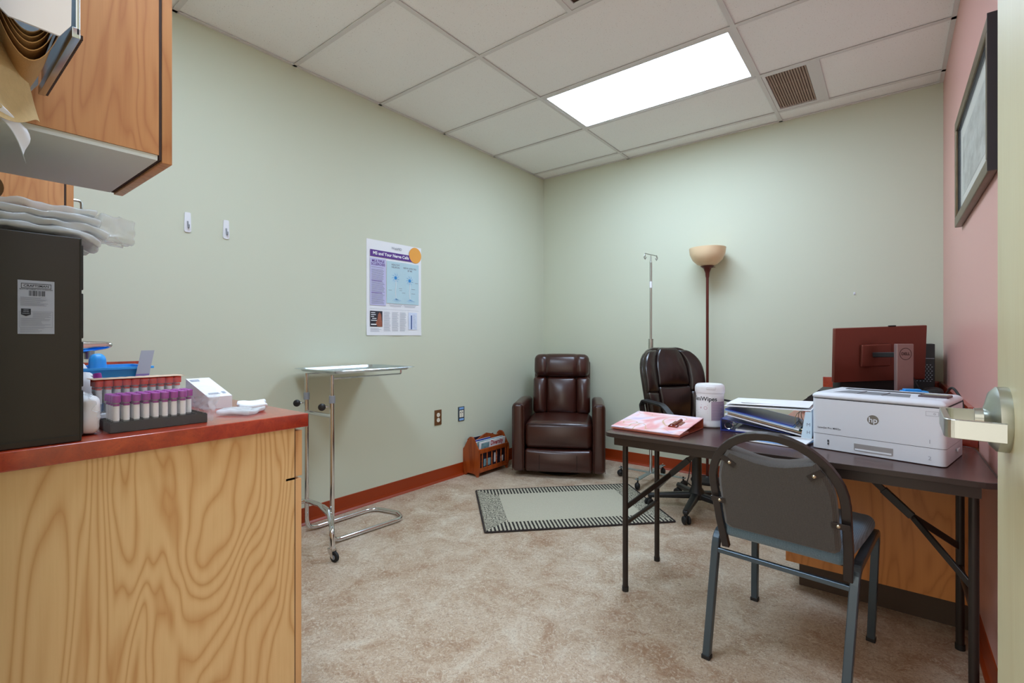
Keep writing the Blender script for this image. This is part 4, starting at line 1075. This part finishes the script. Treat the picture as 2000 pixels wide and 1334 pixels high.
# blue binder
def slab(m, p, q, y0, y1, th):       # a thin board from p=(x,z) to q=(x,z) spanning y0..y1
    d = Vector((q[0]-p[0], 0, q[1]-p[1])); L_ = d.length; n_ = Vector((-d.z, 0, d.x)).normalized()
    V = []
    for (x, z) in (p, q):
        for y in (y0, y1):
            for s_ in (0, 1): V.append((x+n_.x*th*s_, y, z+n_.z*th*s_))
    m.add(V, [(0, 1, 3, 2), (4, 6, 7, 5), (0, 4, 5, 1), (2, 3, 7, 6), (0, 2, 6, 4), (1, 5, 7, 3)])
    return m
t = thing('binder', 'royal blue ring binder lying beneath the white one', 'binder', (-.592, 2.245, ZT), 2)
slab(MB(), (0, 0), (.27, 0), 0, .24, .003).build('bottom_cover', 'blue_print', t)
MB().box(0, .003, 0, .24, .0035, .05).build('spine', 'blue_print', t)
slab(MB(), (0.003, .0505), (.27, .012), 0, .24, -.003 if 0 else .003).build('top_cover', 'blue_print', t)
MB().box(.06, .265, .008, .232, .0035, .0105).build('pages', 'paper', t)
for y in (.02, .12, .2): MB().tube([(.03+.017*math.cos(a), y, .022+.016*math.sin(a)) for a in [i*math.pi/8 for i in range(17)]], .0016, 6).build('ring', 'chrome', t)
# white binder on top
t = thing('binder', 'large white ring binder propped open on the blue binder', 'binder', (-.568, 2.215, ZT), 1)
zl = .075
slab(MB(), (0.0, zl), (.312, .012), 0, .262, .003).build('bottom_cover', 'paper', t)
MB().box(.318, .322, .0, .262, .012, .118).build('spine', P('pale blue spine paper', 'c3d6e4', .5), t)
MB().prism([(.286, .004), (.324, .012), (.324, .116), (.302, .116)], .0012, frame((0, -.004, 0), (1, 0, 0), (0, 0, 1))).build('spine_insert', P('pale blue insert', 'cfe0ea', .5), t)
m = MB()
fr = frame((.3125, -.0056, 0), (1, 0, 0), (0, 0, 1)); m.text('M', .018, fr @ T(0, .065, 0)); m.text('H', .018, fr @ T(0, .035, 0)); m.build('lettering', 'ink_soft', t)
slab(MB(), (-.0, .112), (.322, .119), -.004, .262, .003).build('top_cover', 'paper', t)
m = MB(); m.box(.006, .316, .01, .25, .1225, .1235, mat=RY(-1.3) @ T(0, 0, .0))
m.build('loose_sheet', 'paper', t)
for y in (.03, .13, .22): MB().tube([(.285+.022*math.cos(a), y, .075+.036*math.sin(a)) for a in [i*math.pi/8 for i in range(17)]], .0016, 6).build('ring', 'brass', t)
def inner(p, q, th, matn, name, y0=.012, y1=.25): slab(MB(), p, q, y0, y1, th).build(name, matn, t)
inner((.01, zl+.004), (.288, .026), .004, 'tan', 'page_block')
inner((.008, zl+.0085), (.282, .032), .003, 'green_paper', 'page_block')
inner((.004, zl+.012), (.278, .036), .006, 'paper', 'page_block', .008)
inner((.0, zl+.0185), (.262, .045), .003, 'blue_light', 'folder', .004)
inner((.0, zl+.022), (.257, .049), .0035, 'blue_print', 'folder', .01)
# magazines beneath
for i, (x, y, rz, mt, lb) in enumerate(((-.36, 2.115, -8, 'paper', 'bottom white pamphlet sticking out under the binders'), (-.355, 2.12, -13, 'blue_light', 'pale blue pamphlet in the middle under the binders'), (-.345, 2.125, -5, 'paper', 'top pamphlet with pink corner beside the printer'))):
    o = thing('pamphlet', lb, 'pamphlet', (x, y, ZT+.0042*i), rz, 'pamphlets under the binders')
    MB().box(-.09, .10, -.05, .105, 0, .0034).build('pages', mt, o)
    m = MB(); fr = frame((0, 0, .0036), (1, 0, 0), (0, 1, 0)); m.quad(.02, -.045, .07, -.02, fr); m.m(1)
    for k in range(4): m.quad(-.08, -.04+.008*k, .0, -.037+.008*k, fr)
    m.build('print', [P('pink print', 'd98c92', .6), 'paper_grey'], o)
# top envelope
o = MB().box(-.1, .08, -.08, .08, 0, .001).build('envelope', 'white_tissue'); o.location = (-.43, 2.36, ZT+.1275); o.rotation_euler = (0, 0, R(12)); tag(o, 'blank white sheet lying on top of the white binder', 'paper')

# printer
t = thing('printer', 'white laser printer with round badge on the folding table', 'printer', (-.019, 2.203, ZT), -12.7)
rr_ = lambda w_, y0, y1, rad: [(p.x, p.y) for p in fillet([(-w_, y0, 0), (w_, y0, 0), (w_, y1, 0), (-w_, y1, 0)], rad, 6, True)]
hw_, hd_ = .1905, .135
MB().prism(rr_(.189, -.135, .158, .022), .0535, T(0, 0, .001), True).build('paper_drawer', 'printer_white', t)
MB().prism(rr_(.1895, -.1353, .160, .022), .127, T(0, 0, .0562), True).build('body', 'printer_white', t)
def topf(q):
    s_ = 1-.06*max(0, q.z/.018); return Vector((q.x*s_, q.y*s_ if q.y > 0 else q.y*(1-.10*max(0, q.z/.018)), q.z))
MB().rbox((0, .012, .1955), (.379, .295, .0225), .010, 3, (4, 4, 1), topf).build('top_lid', 'printer_white', t)
MB().prism(rr_(.188, -.134, .157, .022), .0018, T(0, 0, .0545)).prism(rr_(.188, -.134, .157, .022), .002, T(0, 0, .1832)).build('seam', 'printer_dark', t)
m = MB(); m.add([(-.13, -.075, .2065), (.085, -.075, .2065), (.085, .085, .2065), (-.13, .085, .2065)], [(0, 1, 2, 3)]); m.box(-.14, .095, .07, .1, .206, .2085)
m.build('output_slot', 'printer_dark', t)
MB().add([(-.135, -.085, .207), (.09, -.085, .207), (.07, .03, .2068), (-.115, .03, .2068)], [(0, 1, 2, 3)]).box(-.06, -.057, -.085, .02, .207, .209).box(.01, .013, -.085, .02, .207, .209).build('output_tray', 'printer_grey', t)
cp = MB().box(.1, .178, -.03, .05, .2045, .2125, .003).build('control_panel', P('plum grey panel', '4b3a42', .4), t)
MB().box(.108, .170, .0, .035, .2126, .2132).build('display', P('lcd grey', '9a9a86', .3), cp)
ff = frame((0, -hd_-.0005+.002, 0), (1, 0, 0), (0, 0, 1))
fb = frame((0, -.1335, 0), (1, 0, 0), (0, 0, 1))
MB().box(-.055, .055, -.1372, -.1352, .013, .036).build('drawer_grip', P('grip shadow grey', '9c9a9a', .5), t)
MB().rbox((0, -.1368, .0155), (.104, .004, .007), .0018, 2).build('grip_lip', 'printer_white', t)
m = MB(); m.disc((-.0, .125), .0165, frame((0, -.1358, 0), (1, 0, 0), (0, 0, 1)), .0, 32)
m.m(1); m.text('hp', .026, frame((0, -.1362, .124), (1, 0, 0), (.0, 0, 1)) @ Matrix.Shear('XZ', 4, (0, 0)) , .015)
bg = m.build('badge', ['badge', 'printer_white'], t)
m = MB(); m.text('LaserJet Pro M402n', .0092, frame((-.132, -.1358, .078), (1, 0, 0), (0, 0, 1)), .01); m.m(1)
f2 = frame((0, -.1358, 0), (1, 0, 0), (0, 0, 1)); m.ring((.162, .165), .002, .0028, f2, .0003, 12)
for q in ((.14, .158, .172, .1586), (.14, .1715, .172, .1721), (.14, .158, .1406, .172), (.1714, .158, .172, .172)): m.quad(*q, f2, .0003)
m.m(2); m.text('2', .018, f2 @ T(.15, .022, .0004), 0); m.text('1', .018, f2 @ T(.15, .075, .0004), 0)
m.m(0); m.quad(-.137, .028, -.132, .036, f2, .0018); m.quad(-.1365, .018, -.1325, .026, f2, .0018)
m.build('lettering', ['ink', 'ink_soft', 'paper_grey'], t)
MB().box(.1905, .196, .02, .06, .028, .038, .002).build('side_latch', 'printer_white', t)

# ---------------------------------------------------------------- front chair
t = thing('stacking_chair', 'grey upholstered stacking chair with arched back, seen from behind', 'chair', (-.285, 2.005, 0), -5.5)
fw = .2025; O = .018
sec = (.0125, .0125)
for s_ in (-1, 1):
    xo = s_*fw; xt = s_*.205+O*1.0
    pts = fillet([(xo, -.26, .004), (xt, -.215, .415), (xt, -.205, .432), (xt, .20, .432), (xo, .26, .004)], [0, .0, .05, .06, 0], 7)
    pts = fillet([(xo, -.26, .004), (xt, -.205, .432), (xt, .22, .432), (xo, .26, .004)], [0, .05, .06, 0], 7)
    n_ = len(pts); h_ = n_//2
    MB().tube(pts[:h_], 0, sec=sec, up=(1, 0, 0)).build('rear_leg', 'frame_leg', t)
    MB().tube(pts[h_-1:], 0, sec=sec, up=(1, 0, 0)).build('front_leg', 'frame_leg', t)
    for (y_) in (-.26, .26): MB().box(xo-.0145, xo+.0145, y_-.0145, y_+.0145, 0, .014, .002).build('foot_glide', 'black_rubber', t)
zz = .37; kx = .205+O-(.205+O-fw)*(.432-zz)/.428
MB().tube([(-fw+.002, -.215, .375), (fw+.008, -.215, .375)], 0, sec=(.008, .008)).build('stretcher', 'frame_leg', t)
AX, AW = .028, .187
def archpt(a):   # lean grows with height
    x, z = a; return Vector((x+AX, -.235-.36*(z-.44)-.0, z))
arc = [(-.178, .40), (-.185, .50)]+[(-AW*math.cos(R(i*9)), .645+.185*math.sin(R(i*9))) for i in range(21)]+[(.185, .50), (.178, .40)]
MB().tube([archpt(a) for a in arc], 0, sec=(.0085, .0125), up=(0, 1, .3)).build('back_frame', 'frame_grey', t)
# back pad
def archhw(z):
    if z < .645: return .165
    return .165*math.sqrt(max(0, 1-((z-.645)/.19)**2))
lft = [(-archhw(z), z) for z in (.50, .55, .6, .645, .68, .71, .735, .755, .772)]
top = [(x, .772-.026*(1-(x/.115)**2)) for x in (-.09, -.045, 0, .045, .09)]
rgt = [(archhw(z), z) for z in (.772, .755, .735, .71, .68, .645, .6, .55, .50)]
bot = [(.15, .488), (-.15, .488)]
poly = lft+top+rgt+bot
A = frame(archpt((0, .44)), (1, 0, 0), Vector((0, -.36, 1)))
def toA(x, z): return (x, (z-.44)*math.sqrt(1+.36**2))
pl = [toA(*p) for p in poly]
m = MB()
inner_ = [(x*.94, (y-.22)*.95+.22) for x, y in pl]
def loop(P_, z): return [(x, y, z) for x, y in P_]
n = len(pl); loops = [loop(inner_, .018), loop(pl, .010), loop(pl, -.012), loop(inner_, -.034)]
if True:
    V = [p for L_ in loops for p in L_]; F = [(j*n+i, (j+1)*n+i, (j+1)*n+(i+1) % n, j*n+(i+1) % n) for j in range(3) for i in range(n)]
    m.add(V, F, A, True); m.add(loops[0], [tuple(range(n))], A); m.add(loops[-1], [tuple(reversed(range(n)))], A)
bp = m.build('back_pad', 'fab_back', t)
for (x, z) in ((-.118, .735), (.118, .735), (-.168, .59), (.168, .59)):
    tb = Vector(toA(x, z)).to_3d(); s_ = 1 if x > 0 else -1
    d = Vector((s_*.8, .6 if z > .7 else 0, 0)).normalized()
    m = MB(); m.tube([tb-d*.018+Vector((0, 0, .019)), tb+d*.028+Vector((0, 0, .019))], 0, sec=(.0015, .010), mat=A, up=(0, 0, 1)); tbo = m.build('tab', 'frame_grey', bp)
    m = MB(); m.lathe([(0, .003), (.0035, .003), (.0055, 0), (.0, 0)], 12, A @ T(tb.x, tb.y, .021)); m.build('screw', 'brass', bp)
def seatf(q):
    k = (q.y+.21)/.42; a = max(0, 1-(q.x/.22)**2)*max(0, 1-(q.y/.23)**2)
    return Vector((q.x*(1.0-.10*(1-k)**2+.02*k), q.y, q.z+(.014*a if q.z > 0 else 0)-.006*max(0, k-.7)))
MB().rbox((AX-.006, -.025, .465), (.40, .43, .056), .026, 5, (8, 8, 1), seatf).build('seat', 'fab_seat_sheen', t)
MB().box(-.16+AX, .16+AX, -.19, .17, .425, .438, .003).build('seat_board', 'black_plastic', t)

# ---------------------------------------------------------------- picture on the pink wall
t = thing('framed_picture', 'large framed pale print on the pink wall', 'picture', (XR, 2.565, 1.642))
L2, HH, fwid = .49, .485, .045
fp = [(0, 0), (fwid, 0), (fwid, .012), (.03, .020), (.012, .026), (0, .022)]
def rail(p, u, v, L_, name, mt): MB().prism(fp, L_, frame(p, u, v)).build(name, mt, t)
m = MB()
for (y0, y1, z0, z1) in ((-L2, L2, 0, fwid), (-L2, L2, HH-fwid, HH), (-L2, -L2+fwid, fwid, HH-fwid), (L2-fwid, L2, fwid, HH-fwid)):
    MB().box(-.026, -.001, y0, y1, z0, z1, .004, seg=3).build('frame_rail', 'picture_gold', t)
MB().box(-.0275, -.001, -L2-.004, -L2, .0, HH).build('outer_edge', 'picture_black', t)
m = MB()
for (y0, y1, z0, z1) in ((-L2+fwid, L2-fwid, fwid, fwid+.006), (-L2+fwid, L2-fwid, HH-fwid-.006, HH-fwid), (-L2+fwid, -L2+fwid+.006, fwid, HH-fwid), (L2-fwid-.006, L2-fwid, fwid, HH-fwid)): m.box(-.018, -.004, y0, y1, z0, z1)
m.build('inner_lip', 'picture_black', t)
MB().box(-.008, -.004, -L2+fwid, L2-fwid, fwid, HH-fwid).build('mat_board', 'mat_board', t)
MB().box(-.0088, -.0082, -L2+.14, L2-.14, .115, HH-.115).build('print', 'art', t)
MB().box(-.0135, -.0125, -L2+fwid, L2-fwid, fwid, HH-fwid).build('glazing', 'glass', t)

# ---------------------------------------------------------------- the open door
d = MB().box(.125, .169, .095, 1.014, .01, 2.10, .0015).build('door_1', 'door'); struct(d, 'pale maple door standing open at the right edge')
RO = T(.125, .93, 1.017) @ RY(-90)
hd = MB().lathe([(0, 0), (.044, 0), (.0445, .003), (.044, .012), (.036, .019), (.020, .023), (.014, .025), (.013, .034), (0, .034)], 40, RO).build('rose', 'steel', d)
MB().tube(fillet([(.095, .93, 1.017), (.058, .93, 1.017), (.055, .80, 1.017), (.106, .793, 1.017)], .012, 6), 0, sec=(.0115, .0035), up=(0, 0, 1)).build('lever', 'steel', d)
struct(MB().box(-1.0, -.955, YF-.14, YF+.012, 0, 2.12).box(.20, .245, YF-.14, YF+.015, 0, 2.12).box(-1.0, .245, YF-.14, YF+.015, 2.12, 2.165).build('trim_1', 'tbar'), 'steel frame of the doorway')
# desk cable under the table
o = MB().tube(fillet([(-.86, 2.42, .66), (-.9, 2.47, .64), (-.93, 2.46, .56)], .02), .003, 6).build('cord', 'black_rubber'); tag(o, 'short black cord hanging under the folding table', 'cord')
